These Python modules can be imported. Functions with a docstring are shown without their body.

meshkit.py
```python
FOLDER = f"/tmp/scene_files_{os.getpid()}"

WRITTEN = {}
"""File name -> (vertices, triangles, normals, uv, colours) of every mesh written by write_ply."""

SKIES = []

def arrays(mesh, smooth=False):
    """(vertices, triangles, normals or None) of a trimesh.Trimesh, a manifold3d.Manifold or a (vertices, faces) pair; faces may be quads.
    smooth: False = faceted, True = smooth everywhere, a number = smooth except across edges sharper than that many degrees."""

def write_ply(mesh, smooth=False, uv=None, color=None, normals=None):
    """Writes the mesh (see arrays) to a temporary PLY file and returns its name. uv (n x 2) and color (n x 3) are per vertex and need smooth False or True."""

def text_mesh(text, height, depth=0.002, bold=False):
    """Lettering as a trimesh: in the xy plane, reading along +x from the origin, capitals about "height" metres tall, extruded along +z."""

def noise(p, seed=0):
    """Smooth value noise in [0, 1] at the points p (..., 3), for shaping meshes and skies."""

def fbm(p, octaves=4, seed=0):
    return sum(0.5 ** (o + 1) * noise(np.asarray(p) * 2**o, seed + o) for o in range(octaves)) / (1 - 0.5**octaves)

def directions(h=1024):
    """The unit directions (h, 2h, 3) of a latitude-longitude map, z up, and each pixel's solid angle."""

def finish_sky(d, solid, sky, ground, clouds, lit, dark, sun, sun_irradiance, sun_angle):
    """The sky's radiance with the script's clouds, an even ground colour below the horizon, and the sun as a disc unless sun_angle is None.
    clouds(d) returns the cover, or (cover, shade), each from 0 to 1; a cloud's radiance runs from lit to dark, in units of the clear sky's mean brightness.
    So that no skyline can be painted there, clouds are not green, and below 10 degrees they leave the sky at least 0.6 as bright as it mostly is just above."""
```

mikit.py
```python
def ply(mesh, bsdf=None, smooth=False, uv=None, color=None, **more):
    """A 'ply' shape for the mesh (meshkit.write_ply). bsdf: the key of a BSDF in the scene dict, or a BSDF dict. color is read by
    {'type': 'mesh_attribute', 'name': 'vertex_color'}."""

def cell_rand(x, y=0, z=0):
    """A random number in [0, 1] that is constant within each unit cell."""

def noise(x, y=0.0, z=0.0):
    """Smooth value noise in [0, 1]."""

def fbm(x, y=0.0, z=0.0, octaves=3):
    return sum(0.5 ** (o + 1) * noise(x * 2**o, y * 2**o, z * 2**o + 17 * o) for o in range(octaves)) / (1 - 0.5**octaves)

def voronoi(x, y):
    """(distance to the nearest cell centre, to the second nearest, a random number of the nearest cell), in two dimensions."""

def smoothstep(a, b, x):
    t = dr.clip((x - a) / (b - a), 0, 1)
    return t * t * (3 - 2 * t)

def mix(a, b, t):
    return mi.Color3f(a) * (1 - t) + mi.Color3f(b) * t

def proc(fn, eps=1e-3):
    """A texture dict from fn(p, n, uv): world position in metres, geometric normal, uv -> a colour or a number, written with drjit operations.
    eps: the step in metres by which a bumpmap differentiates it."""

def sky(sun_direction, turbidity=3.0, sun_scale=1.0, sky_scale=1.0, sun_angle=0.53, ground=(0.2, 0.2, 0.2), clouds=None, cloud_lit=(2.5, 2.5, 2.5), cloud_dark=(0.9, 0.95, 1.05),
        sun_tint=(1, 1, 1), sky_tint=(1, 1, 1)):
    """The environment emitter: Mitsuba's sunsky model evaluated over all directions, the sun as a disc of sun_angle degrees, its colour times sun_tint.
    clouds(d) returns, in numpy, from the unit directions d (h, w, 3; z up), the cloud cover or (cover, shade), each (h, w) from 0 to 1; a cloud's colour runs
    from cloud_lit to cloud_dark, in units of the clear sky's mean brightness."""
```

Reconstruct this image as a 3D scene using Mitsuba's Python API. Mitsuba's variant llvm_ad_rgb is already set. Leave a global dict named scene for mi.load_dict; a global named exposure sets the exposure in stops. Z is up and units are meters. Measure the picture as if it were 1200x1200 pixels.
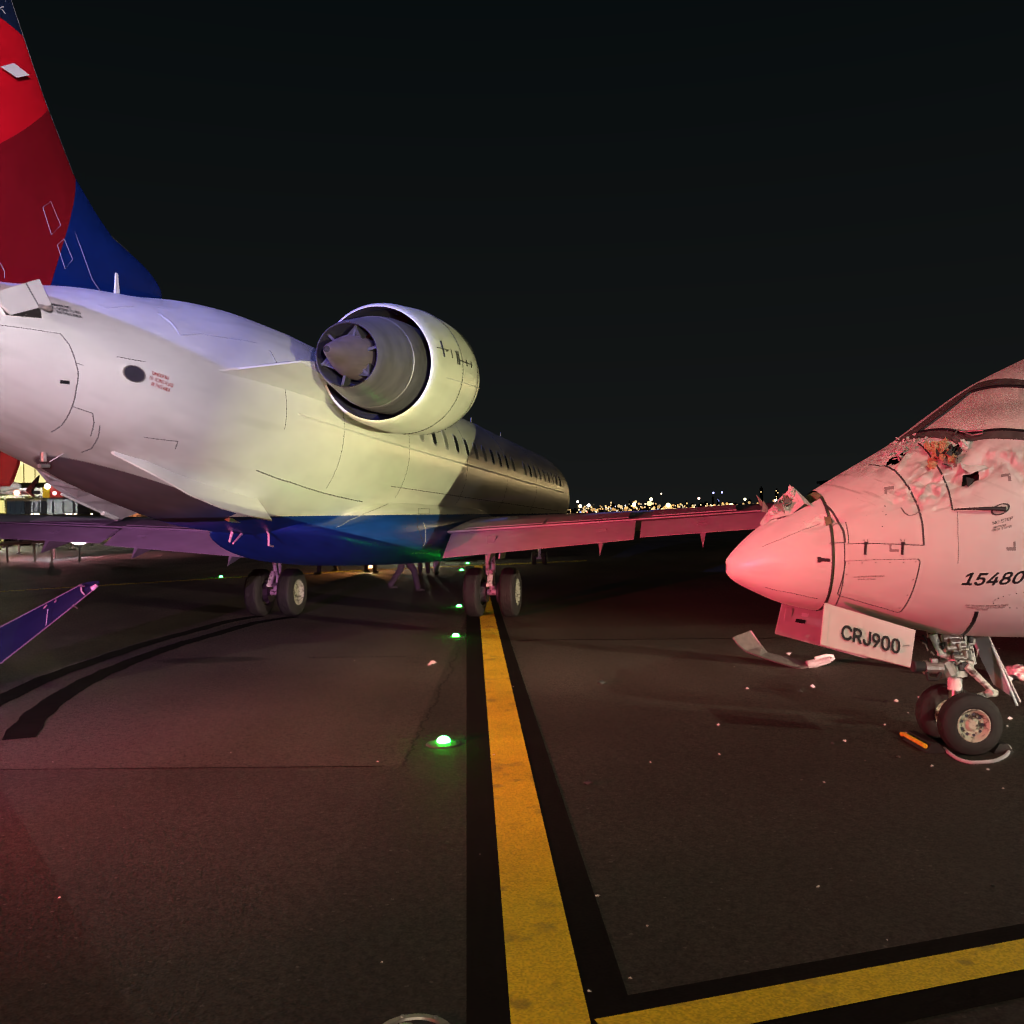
import math, random
import numpy as np, trimesh, drjit as dr, mitsuba as mi, mikit, meshkit
import shapely.geometry as sg, shapely.affinity as sa
import manifold3d as m3
from scipy.interpolate import PchipInterpolator
from mikit import noise, fbm, voronoi, smoothstep, mix, cell_rand
T = mi.ScalarTransform4f
rng = random.Random(7)
scene, labels = {}, {}
pi = math.pi

# ------------------------------------------------------------------ camera, sky, lamps, exposure
FOCAL, EYE, ROLL, PITCH = 1125.0, 1.9, -0.016, 0.003       # pixels of a 1200 frame, metres, radians
def cam_dir(x, y):
    x, y = x - 600, 600 - y
    c, s = math.cos(ROLL), math.sin(ROLL)
    X, Y = c * x - s * y, s * x + c * y
    cp, sp = math.cos(PITCH), math.sin(PITCH)
    return np.array([X, cp * FOCAL - sp * Y, sp * FOCAL + cp * Y])
EYE_P = np.array([0, 0, EYE])
_f, _u = cam_dir(600, 600), cam_dir(600, 0) - cam_dir(600, 600)
scene['camera'] = {'type': 'perspective', 'fov': math.degrees(2 * math.atan(600 / FOCAL)), 'fov_axis': 'x', 'near_clip': 0.05, 'far_clip': 20000.0,
                   'to_world': T().look_at(origin=EYE_P.tolist(), target=(EYE_P + _f).tolist(), up=_u.tolist())}
exposure = 0.0

def night(d):                                    # an overcast night sky, a little lighter towards the city glow at the horizon
    el = np.degrees(np.arcsin(np.clip(d[..., 2], 0, 1)))
    return np.ones(d.shape[:2]), np.clip(el / 34.0, 0, 1) ** 0.7
scene['sky'] = {**mikit.sky((0.3, -0.8, 0.25), sun_scale=0.0, sky_scale=0.155, ground=(0.02, 0.02, 0.02), clouds=night,
                            cloud_lit=(0.92, 1.02, 1.0), cloud_dark=(0.17, 0.34, 0.42)), 'sampling_weight': 0.5}

# flood and beacon lamps of the emergency vehicles behind the camera, plus added masts and fill lamps: (name, position, aim, colour, power = radiance x area, size, label)
LAMPS = [   # (name, position, aim, colour, intensity W/sr, half beam and cutoff in degrees, label)
    ('floodlight', (3.4, -3.4, 1.35), (-1.6, 14.5, 2.0), (1.0, 1.0, 0.48), 1400, (4, 11.5), 'work floodlight with a greenish white lamp and added barn doors behind the camera'),
    ('floodlight', (1.6, -5.0, 1.9), (-5.0, 8.2, 4.2), (1.0, 0.86, 1.0), 770, (8, 18), 'work floodlight with a cold lavender lamp behind the camera'),
    ('floodlight', (15.0, 0.5, 0.95), (2.0, 12.5, 0.0), (1.0, 0.78, 0.56), 1700, (6, 13), 'low work floodlight with a warm lamp to the right'),
    ('added_mast', (7.0, -14.0, 13.0), (2.4, 7.4, 0.0), (1.0, 0.95, 0.68), 560, (3, 16), 'tall added light mast with a warm fill lamp, unseen behind the camera on the right'),  # unseen mast added as overhead fill for the ground and right jet
    ('added_mast', (-5.0, -14.0, 13.0), (-2.0, 10.2, 0.0), (1.0, 0.95, 0.66), 540, (5, 15), 'tall added light mast with a warm fill lamp, unseen behind the camera on the left'),  # second unseen mast, added so the shadows stay weak
    ('beacon_light', (-9.0, 0.5, 1.5), (4.0, 14.5, 1.5), (1.0, 0.06, 0.15), 960, (11, 24), 'red beacon light on a short post to the left'),
    ('beacon_light', (-5.0, -2.5, 1.3), (-5.0, 18.0, 1.6), (1.0, 0.36, 0.98), 500, (8, 16), 'magenta beacon light on a short post behind the camera'),
    ('beacon_light', (-6.0, -3.0, 6.0), (-1.6, 10.6, 4.6), (0.20, 0.23, 1.0), 1050, (6, 14), 'blue beacon light on a tall post to the left'),
    ('floodlight', (6.5, -4.0, 2.5), (4.7, 6.5, 1.6), (1.0, 0.98, 0.92), 145, (5, 10), 'small added fill floodlight with a white lamp behind the camera on the right'),  # fill lamp added to whiten the flank of the damaged jet
    ('beacon_light', (-7.4, -2.4, 1.8), (-3.0, 6.0, 0.0), (1.0, 0.10, 0.05), 230, (4, 40), 'added red light on a post to tint the pavement on the left'),  # extra red lamp added to redden the near ground
]
LAMP_WEIGHT = (3, 3, 1, 2, 2, 3, 2, 2, 1, 1.5)

# ------------------------------------------------------------------ materials
def rgb(*c): return {'type': 'rgb', 'value': list(c)}
def mat(name, color, rough=0.5, metal=0.0, coat=0.0, spec=0.5, bump=None, bscale=0.002):
    b = {'type': 'principled', 'base_color': color if isinstance(color, dict) else rgb(*color), 'roughness': rough, 'metallic': metal, 'specular': spec}
    if coat: b['clearcoat'], b['clearcoat_gloss'] = coat, 0.9
    if bump: b = {'type': 'bumpmap', 'arbitrary': bump, 'scale': 1.0, 'bsdf': b} if False else {'type': 'bumpmap', 'texture': bump, 'scale': bscale, 'nested': b}
    scene['m_' + name] = {'type': 'twosided', 'bsdf': b}
    return 'm_' + name

# frames of the two aircraft -------------------------------------------------------------------
PSI, DL = 0.195, math.radians(1.2)
AO = np.array([-2.52, 18.4, 0.0])
fw = np.array([math.sin(PSI), math.cos(PSI), 0.0]); A_R = np.array([math.cos(PSI), -math.sin(PSI), 0.0])
A_F = fw * math.cos(DL) - np.array([0, 0, math.sin(DL)]); A_U = np.cross(A_R, A_F)
BO = np.array([1.68, 7.6, 0.0]); B_F = np.array([1.0, 0, 0]); B_R = np.array([0, -1.0, 0]); B_U = np.array([0, 0, 1.0])
class Frame:
    def __init__(s, o, f, r, u): s.o, s.f, s.r, s.u = o, f, r, u
    def w(s, p): p = np.atleast_2d(np.asarray(p, float)); return s.o + p[:, :1] * s.f + p[:, 1:2] * s.r + p[:, 2:3] * s.u
    def l(s, P): P = np.atleast_2d(P) - s.o; return np.stack([P @ s.f, P @ s.r, P @ s.u], 1)
FA, FB, FW = Frame(AO, A_F, A_R, A_U), Frame(BO, B_F, B_R, B_U), Frame(np.zeros(3), np.array([1., 0, 0]), np.array([0, 1., 0]), np.array([0, 0, 1.]))
FB.left = True
def a_loc(p):
    q = mi.Vector3f(p) - mi.Vector3f(*AO.tolist())
    return dr.dot(q, mi.Vector3f(*A_F.tolist())), dr.dot(q, mi.Vector3f(*A_R.tolist())), dr.dot(q, mi.Vector3f(*A_U.tolist()))

WHITE, BLUE = (0.74, 0.73, 0.71), (0.009, 0.058, 0.30)
def skin(base, a, r, z, p):                       # fine dirt, panel tone and streaks of a painted skin
    n1 = fbm(p.x * 1.7, p.y * 1.7, p.z * 3.1, 4); n2 = noise(a * 0.9 + 3, z * 9.0, r * 9.0)
    panel = cell_rand(a * 0.83 + 0.3, z * 1.3, 3.0)
    k = 0.90 + 0.16 * n1 - 0.07 * smoothstep(0.55, 0.9, n2) - 0.025 * panel
    return base * k
def paint_a(p, n, uv):
    a, r, z = a_loc(p)
    c = skin(mi.Color3f(*WHITE), a, r, z, p)
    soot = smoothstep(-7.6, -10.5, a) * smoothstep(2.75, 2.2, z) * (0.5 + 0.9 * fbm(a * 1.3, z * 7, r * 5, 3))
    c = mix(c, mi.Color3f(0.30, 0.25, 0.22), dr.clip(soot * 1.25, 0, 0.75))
    edge = dr.select(a < -7.02, 1.985 + 0.205 * (-7.02 - a), 1.93)                  # blue belly edge; aft of it the shade under the tail is painted
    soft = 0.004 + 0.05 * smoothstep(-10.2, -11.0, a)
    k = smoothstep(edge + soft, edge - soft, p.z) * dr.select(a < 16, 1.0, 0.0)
    under = mix(mi.Color3f(*BLUE) * 0.8, mi.Color3f(0.115, 0.076, 0.086), smoothstep(-6.6, -8.0, a))  # plum aft end: shade on the white underside put into the colour
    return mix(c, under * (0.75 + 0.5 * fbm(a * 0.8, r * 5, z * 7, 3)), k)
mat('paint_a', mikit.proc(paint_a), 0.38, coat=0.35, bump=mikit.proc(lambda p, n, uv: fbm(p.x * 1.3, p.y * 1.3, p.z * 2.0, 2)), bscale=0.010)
def paint_fin(p, n, uv):
    a, r, z = a_loc(p)
    red = mi.Color3f(0.64, 0.007, 0.020); dark = mi.Color3f(0.20, 0.005, 0.012); navy = mi.Color3f(0.010, 0.020, 0.055)
    e1 = (a + 9.22) * (3.95 - 5.12) - (z - 5.12) * (-9.68 + 9.22)        # the edge between the reds and the blue
    curve = 5.09 + 0.80 * (a + 10.21) + 0.14 * dr.square(a + 10.21)
    c = dr.select(z > curve, red, dark)
    c = dr.select(e1 < 0, mi.Color3f(0.003, 0.018, 0.135), c)
    c = dr.select(z > 6.13 + 0.04 * (a + 10), navy, c)
    return c * (0.86 + 0.28 * fbm(p.x * 2.3, p.y * 2.3, p.z * 1.2, 3))
mat('paint_fin', mikit.proc(paint_fin), 0.5, coat=0.03, spec=0.12)
def paint_b(p, n, uv):
    b, s, z = p.x - float(BO[0]), float(BO[1]) - p.y, p.z
    c = skin(mi.Color3f(0.72, 0.68, 0.66), b, s, z, p)
    d = dr.sqrt(dr.square((b - 1.45) / 0.75) + dr.square((z - 2.25) / 0.32))
    grime = smoothstep(1.3, 0.2, d) * smoothstep(0.35, 0.75, fbm(b * 9, z * 11, s * 9, 4))
    scuff = smoothstep(0.62, 0.80, fbm(b * 5 - z * 3.0, (z + b * 0.6) * 26, 2.0, 3)) * smoothstep(1.75, 2.0, z) * smoothstep(2.3, 0.4, b)
    return mix(c, mi.Color3f(0.16, 0.13, 0.11), dr.clip(grime * 0.5 + scuff * 0.45, 0, 0.85))
mat('paint_b', mikit.proc(paint_b), 0.36, coat=0.3)
mat('plain_white', (0.72, 0.70, 0.68), 0.4, coat=0.2)
mat('seam', (0.06, 0.055, 0.06), 0.6)
mat('seam_light', (0.55, 0.55, 0.58), 0.4)
mat('seam_soft', (0.17, 0.155, 0.16), 0.6)
mat('seam_faint', (0.24, 0.19, 0.24), 0.5)
mat('ink', (0.012, 0.012, 0.016), 0.5)
mat('ink_red', (0.32, 0.03, 0.03), 0.5)
mat('ink_grey', (0.28, 0.24, 0.24), 0.5)
mat('wing_grey', mikit.proc(lambda p, n, uv: mi.Color3f(0.40, 0.40, 0.42) * (0.8 + 0.35 * fbm(p.x * 2.1, p.y * 2.1, p.z * 5, 4))), 0.42)
mat('flap_grey', mikit.proc(lambda p, n, uv: mi.Color3f(0.54, 0.53, 0.56) * (0.82 + 0.32 * fbm(p.x * 3.1, p.y * 1.1, p.z * 9, 4))), 0.42)
mat('dark_metal', (0.045, 0.042, 0.046), 0.6, metal=0.2)
def core_fn(p, n, uv):
    a, r, z = a_loc(p)
    band = noise(a * 7.0, 1.0, 1.0)
    return mi.Color3f(0.25, 0.23, 0.29) * (0.5 + 0.55 * fbm(a * 9, r * 3, z * 3, 4) + 0.25 * band)
mat('engine_metal', mikit.proc(core_fn), 0.42, metal=0.55)
mat('plug_metal', mikit.proc(lambda p, n, uv: mi.Color3f(0.20, 0.15, 0.17) * (0.7 + 0.4 * fbm(p.x * 8, p.y * 8, p.z * 8, 3))), 0.6, metal=0.35)
mat('duct_dark', (0.035, 0.03, 0.05), 0.7)
mat('bare_metal', (0.62, 0.60, 0.58), 0.28, metal=1.0)
mat('polished', (0.80, 0.78, 0.74), 0.16, metal=1.0)
mat('rough_metal', mikit.proc(lambda p, n, uv: mi.Color3f(0.42, 0.38, 0.36) * (0.55 + 0.7 * fbm(p.x * 16, p.y * 16, p.z * 16, 3))), 0.4, metal=0.7)
mat('gear_paint', mikit.proc(lambda p, n, uv: mix(mi.Color3f(0.50, 0.50, 0.46), mi.Color3f(0.08, 0.06, 0.05), smoothstep(0.5, 0.75, fbm(p.x * 21, p.y * 21, p.z * 21, 3)))), 0.45)
mat('hub_paint', mikit.proc(lambda p, n, uv: mix(mi.Color3f(0.42, 0.43, 0.34), mi.Color3f(0.05, 0.04, 0.03), smoothstep(0.45, 0.72, fbm(p.x * 30, p.y * 30, p.z * 30, 3)))), 0.5)
mat('rubber', mikit.proc(lambda p, n, uv: mi.Color3f(0.013, 0.012, 0.0115) * (0.7 + 0.7 * fbm(p.x * 14, p.y * 14, p.z * 14, 3))), 0.75)
mat('glass_dark', (0.010, 0.011, 0.013), 0.08, coat=1.0)
mat('glass_cabin', (0.30, 0.30, 0.29), 0.2)
mat('frame_dark', mikit.proc(lambda p, n, uv: mi.Color3f(0.085, 0.072, 0.07) * (0.6 + 0.8 * fbm(p.x * 17, p.y * 17, p.z * 17, 3))), 0.5)
def crack_fn(p, n, uv):
    w = fbm(p.x * 6, p.z * 6, p.y * 6, 2) * 0.25
    d1, d2, rd = voronoi(p.x * 34 + w * 9, p.z * 40 + p.y * 20 + w * 7)
    e1, e2, re = voronoi(p.x * 90, p.z * 95 + p.y * 45)
    cloud = fbm(p.x * 5.0, p.z * 8.0, p.y * 3.0, 4)
    t = 0.50 + 0.85 * (cloud - 0.1) + 0.30 * (1 - smoothstep(0.0, 0.12, d2 - d1)) + 0.10 * re * smoothstep(0.35, 0.65, cloud)
    return mi.Color3f(0.62, 0.56, 0.53) * dr.clip(t, 0, 1.5)
mat('glass_cracked', mikit.proc(crack_fn), 0.42, coat=0.4, bump=mikit.proc(lambda p, n, uv: voronoi(p.x * 60, p.z * 66 + p.y * 30)[2] + 0.6 * fbm(p.x * 40, p.z * 40, p.y * 40, 2)), bscale=0.0013)
mat('insulation', mikit.proc(lambda p, n, uv: mix(mi.Color3f(0.50, 0.29, 0.12), mi.Color3f(0.62, 0.48, 0.32), fbm(p.x * 30, p.y * 30, p.z * 30, 3))), 0.9)
mat('primer_green', mikit.proc(lambda p, n, uv: mi.Color3f(0.20, 0.20, 0.10) * (0.5 + 0.9 * fbm(p.x * 20, p.y * 20, p.z * 20, 3))), 0.7)
mat('cavity', (0.02, 0.016, 0.014), 0.9)
mat('door_purple', mikit.proc(lambda p, n, uv: mi.Color3f(0.40, 0.34, 0.36) * (0.7 + 0.5 * fbm(p.x * 5, p.y * 5, p.z * 5, 3))), 0.4)
mat('navy_paint', mikit.proc(lambda p, n, uv: mi.Color3f(0.012, 0.018, 0.055) * (0.8 + 0.4 * fbm(p.x * 4, p.y * 4, p.z * 4, 3))), 0.35, coat=0.3)

def pave(p):
    g = fbm(p.x * 0.35, p.y * 0.35, 1.0, 4)
    f = noise(p.x * 120, p.y * 120, 2.0); f2 = noise(p.x * 46, p.y * 46, 5.0)
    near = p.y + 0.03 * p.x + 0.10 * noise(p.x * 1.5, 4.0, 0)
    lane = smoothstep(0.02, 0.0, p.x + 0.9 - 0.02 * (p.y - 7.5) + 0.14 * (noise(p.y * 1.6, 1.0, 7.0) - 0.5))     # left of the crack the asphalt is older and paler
    k = 0.028 * (0.55 + 0.95 * g) * (0.34 + 0.80 * f + 0.50 * f2) * (0.82 + 0.36 * noise(p.x * 1.7, p.y * 0.07, 4.0)) * (1.0 + 0.12 * lane) * (1.0 + 0.55 * smoothstep(7.22, 7.5, near) * smoothstep(-0.86, -0.9, p.x) + 0.70 * smoothstep(6, 11, p.y) * smoothstep(-0.9, 0.2, p.x))  # paler far left patch, partly real; right-hand ramp is lamp falloff in the colour
    speck = smoothstep(0.992, 0.998, cell_rand(p.x * 60, p.y * 60, 9.0))
    oil = smoothstep(0.80, 0.5, dr.sqrt(dr.square((p.x + 4.1) / 1.35) + dr.square((p.y - 13.0) / 0.55)) + 0.30 * fbm(p.x * 3, p.y * 5, 0, 3))
    pale = smoothstep(46, 48.5, p.y) * smoothstep(66, 63, p.y) * smoothstep(-15.0, -19, p.x)
    return (mi.Color3f(1.10, 0.98, 0.80) * k + mi.Color3f(0.045) * speck * f) * (1 - 0.55 * oil) + mi.Color3f(0.10, 0.095, 0.09) * pale
def crack_lines(p):
    wob = 0.16 * (noise(p.y * 1.6, 1.0, 7.0) - 0.5) + 0.06 * (noise(p.y * 7.0, 2.0, 7.0) - 0.5) + 0.03 * (noise(p.y * 29.0, 2.0, 7.0) - 0.5)
    return smoothstep(0.014, 0.004, dr.abs(p.x + 0.9 - 0.02 * (p.y - 7.5) + wob)) * smoothstep(7.2, 7.5, p.y) * smoothstep(14.6, 14.0, p.y)
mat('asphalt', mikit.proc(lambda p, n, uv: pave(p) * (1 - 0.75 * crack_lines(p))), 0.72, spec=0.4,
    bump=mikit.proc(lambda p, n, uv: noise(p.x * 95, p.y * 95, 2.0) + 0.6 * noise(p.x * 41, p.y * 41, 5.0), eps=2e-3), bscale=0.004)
def worn(p, col, amount):
    w = smoothstep(0.60, 0.85, fbm(p.x * 7, p.y * 7, 1.0, 4)) * amount
    cracks = smoothstep(0.05, 0.0, voronoi(p.x * 0.9 + 0.3 * noise(p.x * 5, p.y * 5), p.y * 0.55)[1] - voronoi(p.x * 0.9 + 0.3 * noise(p.x * 5, p.y * 5), p.y * 0.55)[0]) * 0.0
    f = noise(p.x * 120, p.y * 120, 2.0)
    return mix(mi.Color3f(*col) * (0.72 + 0.4 * f) * (0.8 + 0.3 * fbm(p.x * 2, p.y * 2, 3.0, 3)), mi.Color3f(0.06, 0.055, 0.05), dr.clip(w + cracks, 0, 0.8))
mat('yellow_line', mikit.proc(lambda p, n, uv: worn(p, (0.78, 0.53, 0.02), 0.4)), 0.6,
    bump=mikit.proc(lambda p, n, uv: noise(p.x * 95, p.y * 95, 2.0), eps=2e-3), bscale=0.003)
mat('black_line', mikit.proc(lambda p, n, uv: mi.Color3f(0.0065, 0.0055, 0.005) * (0.5 + 0.8 * noise(p.x * 110, p.y * 110, 3.0) + 0.5 * fbm(p.x * 3, p.y * 3, 1.0, 3))), 0.85, spec=0.1)
mat('skid', mikit.proc(lambda p, n, uv: mi.Color3f(0.0048, 0.0044, 0.004) * (0.5 + 1.0 * fbm(p.x * 8, p.y * 8, 3.0, 4))), 0.9, spec=0.1)
mat('concrete', (0.40, 0.37, 0.35), 0.8)
mat('lamp_body', (0.05, 0.05, 0.05), 0.5)
mat('water', (0.01, 0.012, 0.015), 0.15)

# ------------------------------------------------------------------ scene helpers
used = {}
def key(name):
    if name not in used: used[name] = 0; return name
    used[name] += 1; return f'{name}_{used[name]:03d}'
def thing(name, label, cat, group=None):
    k = key(name); labels[k] = {'label': label, 'category': cat}
    if group: labels[k]['group'] = group
    return k
def part(parent, name, mesh, m, smooth=35, label=None, kind=None, **more):
    k = key(parent + '__' + name); scene[k] = mikit.ply(mesh, m, smooth=smooth, **more)
    if label or kind: labels[k] = {a: b for a, b in (('label', label), ('kind', kind)) if b}
    return k
def solo(name, mesh, m, label, cat, group=None, smooth=35, **more):
    k = thing(name, label, cat, group); scene[k] = mikit.ply(mesh, m, smooth=smooth, **more); return k
def struct(name, mesh, m, smooth=False):
    k = key(name); scene[k] = mikit.ply(mesh, m, smooth=smooth); labels[k] = {'kind': 'structure', 'label': name.replace('_', ' ')}; return k
def emit(c, s): return {'type': 'area', 'radiance': rgb(*[float(x) * s for x in c]), 'sampling_weight': 0.0}

def tm(v, f): return trimesh.Trimesh(np.asarray(v, float), np.asarray(f), process=False)
def cat(*ms): return trimesh.util.concatenate([m for m in ms])
def xf(mesh, fr):
    v = fr.w(mesh.vertices); f = mesh.faces
    if np.linalg.det(np.stack([fr.f, fr.r, fr.u])) < 0: f = f[:, ::-1]
    return tm(v, f)
def grid(P, wrap=True, caps=True):                    # rings (n, m, 3) to a mesh
    n, m = P.shape[:2]; v = P.reshape(-1, 3); f = []
    J = np.arange(m if wrap else m - 1)
    for i in range(n - 1):
        a, b = i * m + J, i * m + (J + 1) % m; c, d = a + m, b + m
        f += [np.stack([a, c, d], 1), np.stack([a, d, b], 1)]
    f = np.vstack(f)
    if caps and wrap:
        v = np.vstack([v, P[0].mean(0), P[-1].mean(0)]); J = np.arange(m)
        f = np.vstack([f, np.stack([J, (J + 1) % m, J * 0 + n * m], 1), np.stack([(n - 1) * m + (J + 1) % m, (n - 1) * m + J, J * 0 + n * m + 1], 1)])
    return tm(v, f)
def tube(pts, r, sides=10):
    p = np.asarray(pts, float); t = np.gradient(p, axis=0); t /= np.linalg.norm(t, axis=1, keepdims=True) + 1e-12
    ref = np.array([0.13, 0.31, 0.94]) if abs(t[:, 2]).mean() < 0.8 else np.array([0.9, 0.3, 0.1])
    a = np.cross(t, ref); a /= np.linalg.norm(a, axis=1, keepdims=True); b = np.cross(t, a)
    g = np.arange(sides) * 2 * pi / sides; r = np.broadcast_to(r, (len(p),))[:, None, None]
    return grid(p[:, None] + r * (np.cos(g)[None, :, None] * a[:, None] + np.sin(g)[None, :, None] * b[:, None]))
def bar(a, b, r0, r1=None, sides=12): return tube([a, b], [r0, r0 if r1 is None else r1], sides)
def rbox(size, c=(0, 0, 0), bev=0.01, R=None):        # a box with rounded edges
    s = np.maximum(np.asarray(size, float) / 2 - bev, 1e-4)
    if bev > 0:
        q = trimesh.creation.icosphere(1, bev).vertices
        pts = np.vstack([q + s * np.array([i, j, k]) for i in (-1, 1) for j in (-1, 1) for k in (-1, 1)])
        m = trimesh.convex.convex_hull(pts)
    else: m = trimesh.creation.box(2 * s)
    v = m.vertices if R is None else m.vertices @ np.asarray(R).T
    return tm(v + np.asarray(c, float), m.faces)
def obox(p0, e1, e2, e3):                             # box on a corner with three edge vectors
    p0, e1, e2, e3 = map(lambda x: np.asarray(x, float), (p0, e1, e2, e3))
    v = np.array([p0 + i * e1 + j * e2 + k * e3 for i in (0, 1) for j in (0, 1) for k in (0, 1)])
    return trimesh.convex.convex_hull(v)
def plate(poly, thick, nrm=None, bev=0.0):             # planar 3-d polygon to a slab
    P = np.asarray(poly, float); n = np.cross(P[1] - P[0], P[-1] - P[0]) if nrm is None else np.asarray(nrm, float); n /= np.linalg.norm(n)
    c = P.mean(0); e1 = P[1] - P[0]; e1 -= e1 @ n * n; e1 /= np.linalg.norm(e1); e2 = np.cross(n, e1)
    m = trimesh.creation.extrude_polygon(sg.Polygon(np.stack([(P - c) @ e1, (P - c) @ e2], 1)).buffer(0), thick, engine='earcut')
    v = m.vertices; return tm(c + v[:, :1] * e1 + v[:, 1:2] * e2 + (v[:, 2:] - thick / 2) * n, m.faces)
def revolve(prof, o, ax, n=48):                       # profile (distance along the axis, radius)
    ax = np.asarray(ax, float); ax /= np.linalg.norm(ax); ref = np.array([0, 0, 1.0]) if abs(ax[2]) < 0.9 else np.array([1.0, 0, 0])
    a = np.cross(ax, ref); a /= np.linalg.norm(a); b = np.cross(ax, a); g = np.arange(n) * 2 * pi / n
    pr = np.asarray(prof, float)
    P = np.asarray(o, float) + pr[:, :1, None] * ax + pr[:, 1:, None] * (np.cos(g)[None, :, None] * a + np.sin(g)[None, :, None] * b)
    return grid(P, caps=False)
def prof(pts, n=40):
    p = np.asarray(pts, float); d = np.r_[0, np.cumsum(np.linalg.norm(np.diff(p, axis=0), axis=1))]
    t = np.unique(np.r_[np.linspace(0, d[-1], n), d]); return np.stack([PchipInterpolator(d, p[:, k])(t) for k in (0, 1)], 1)

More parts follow.
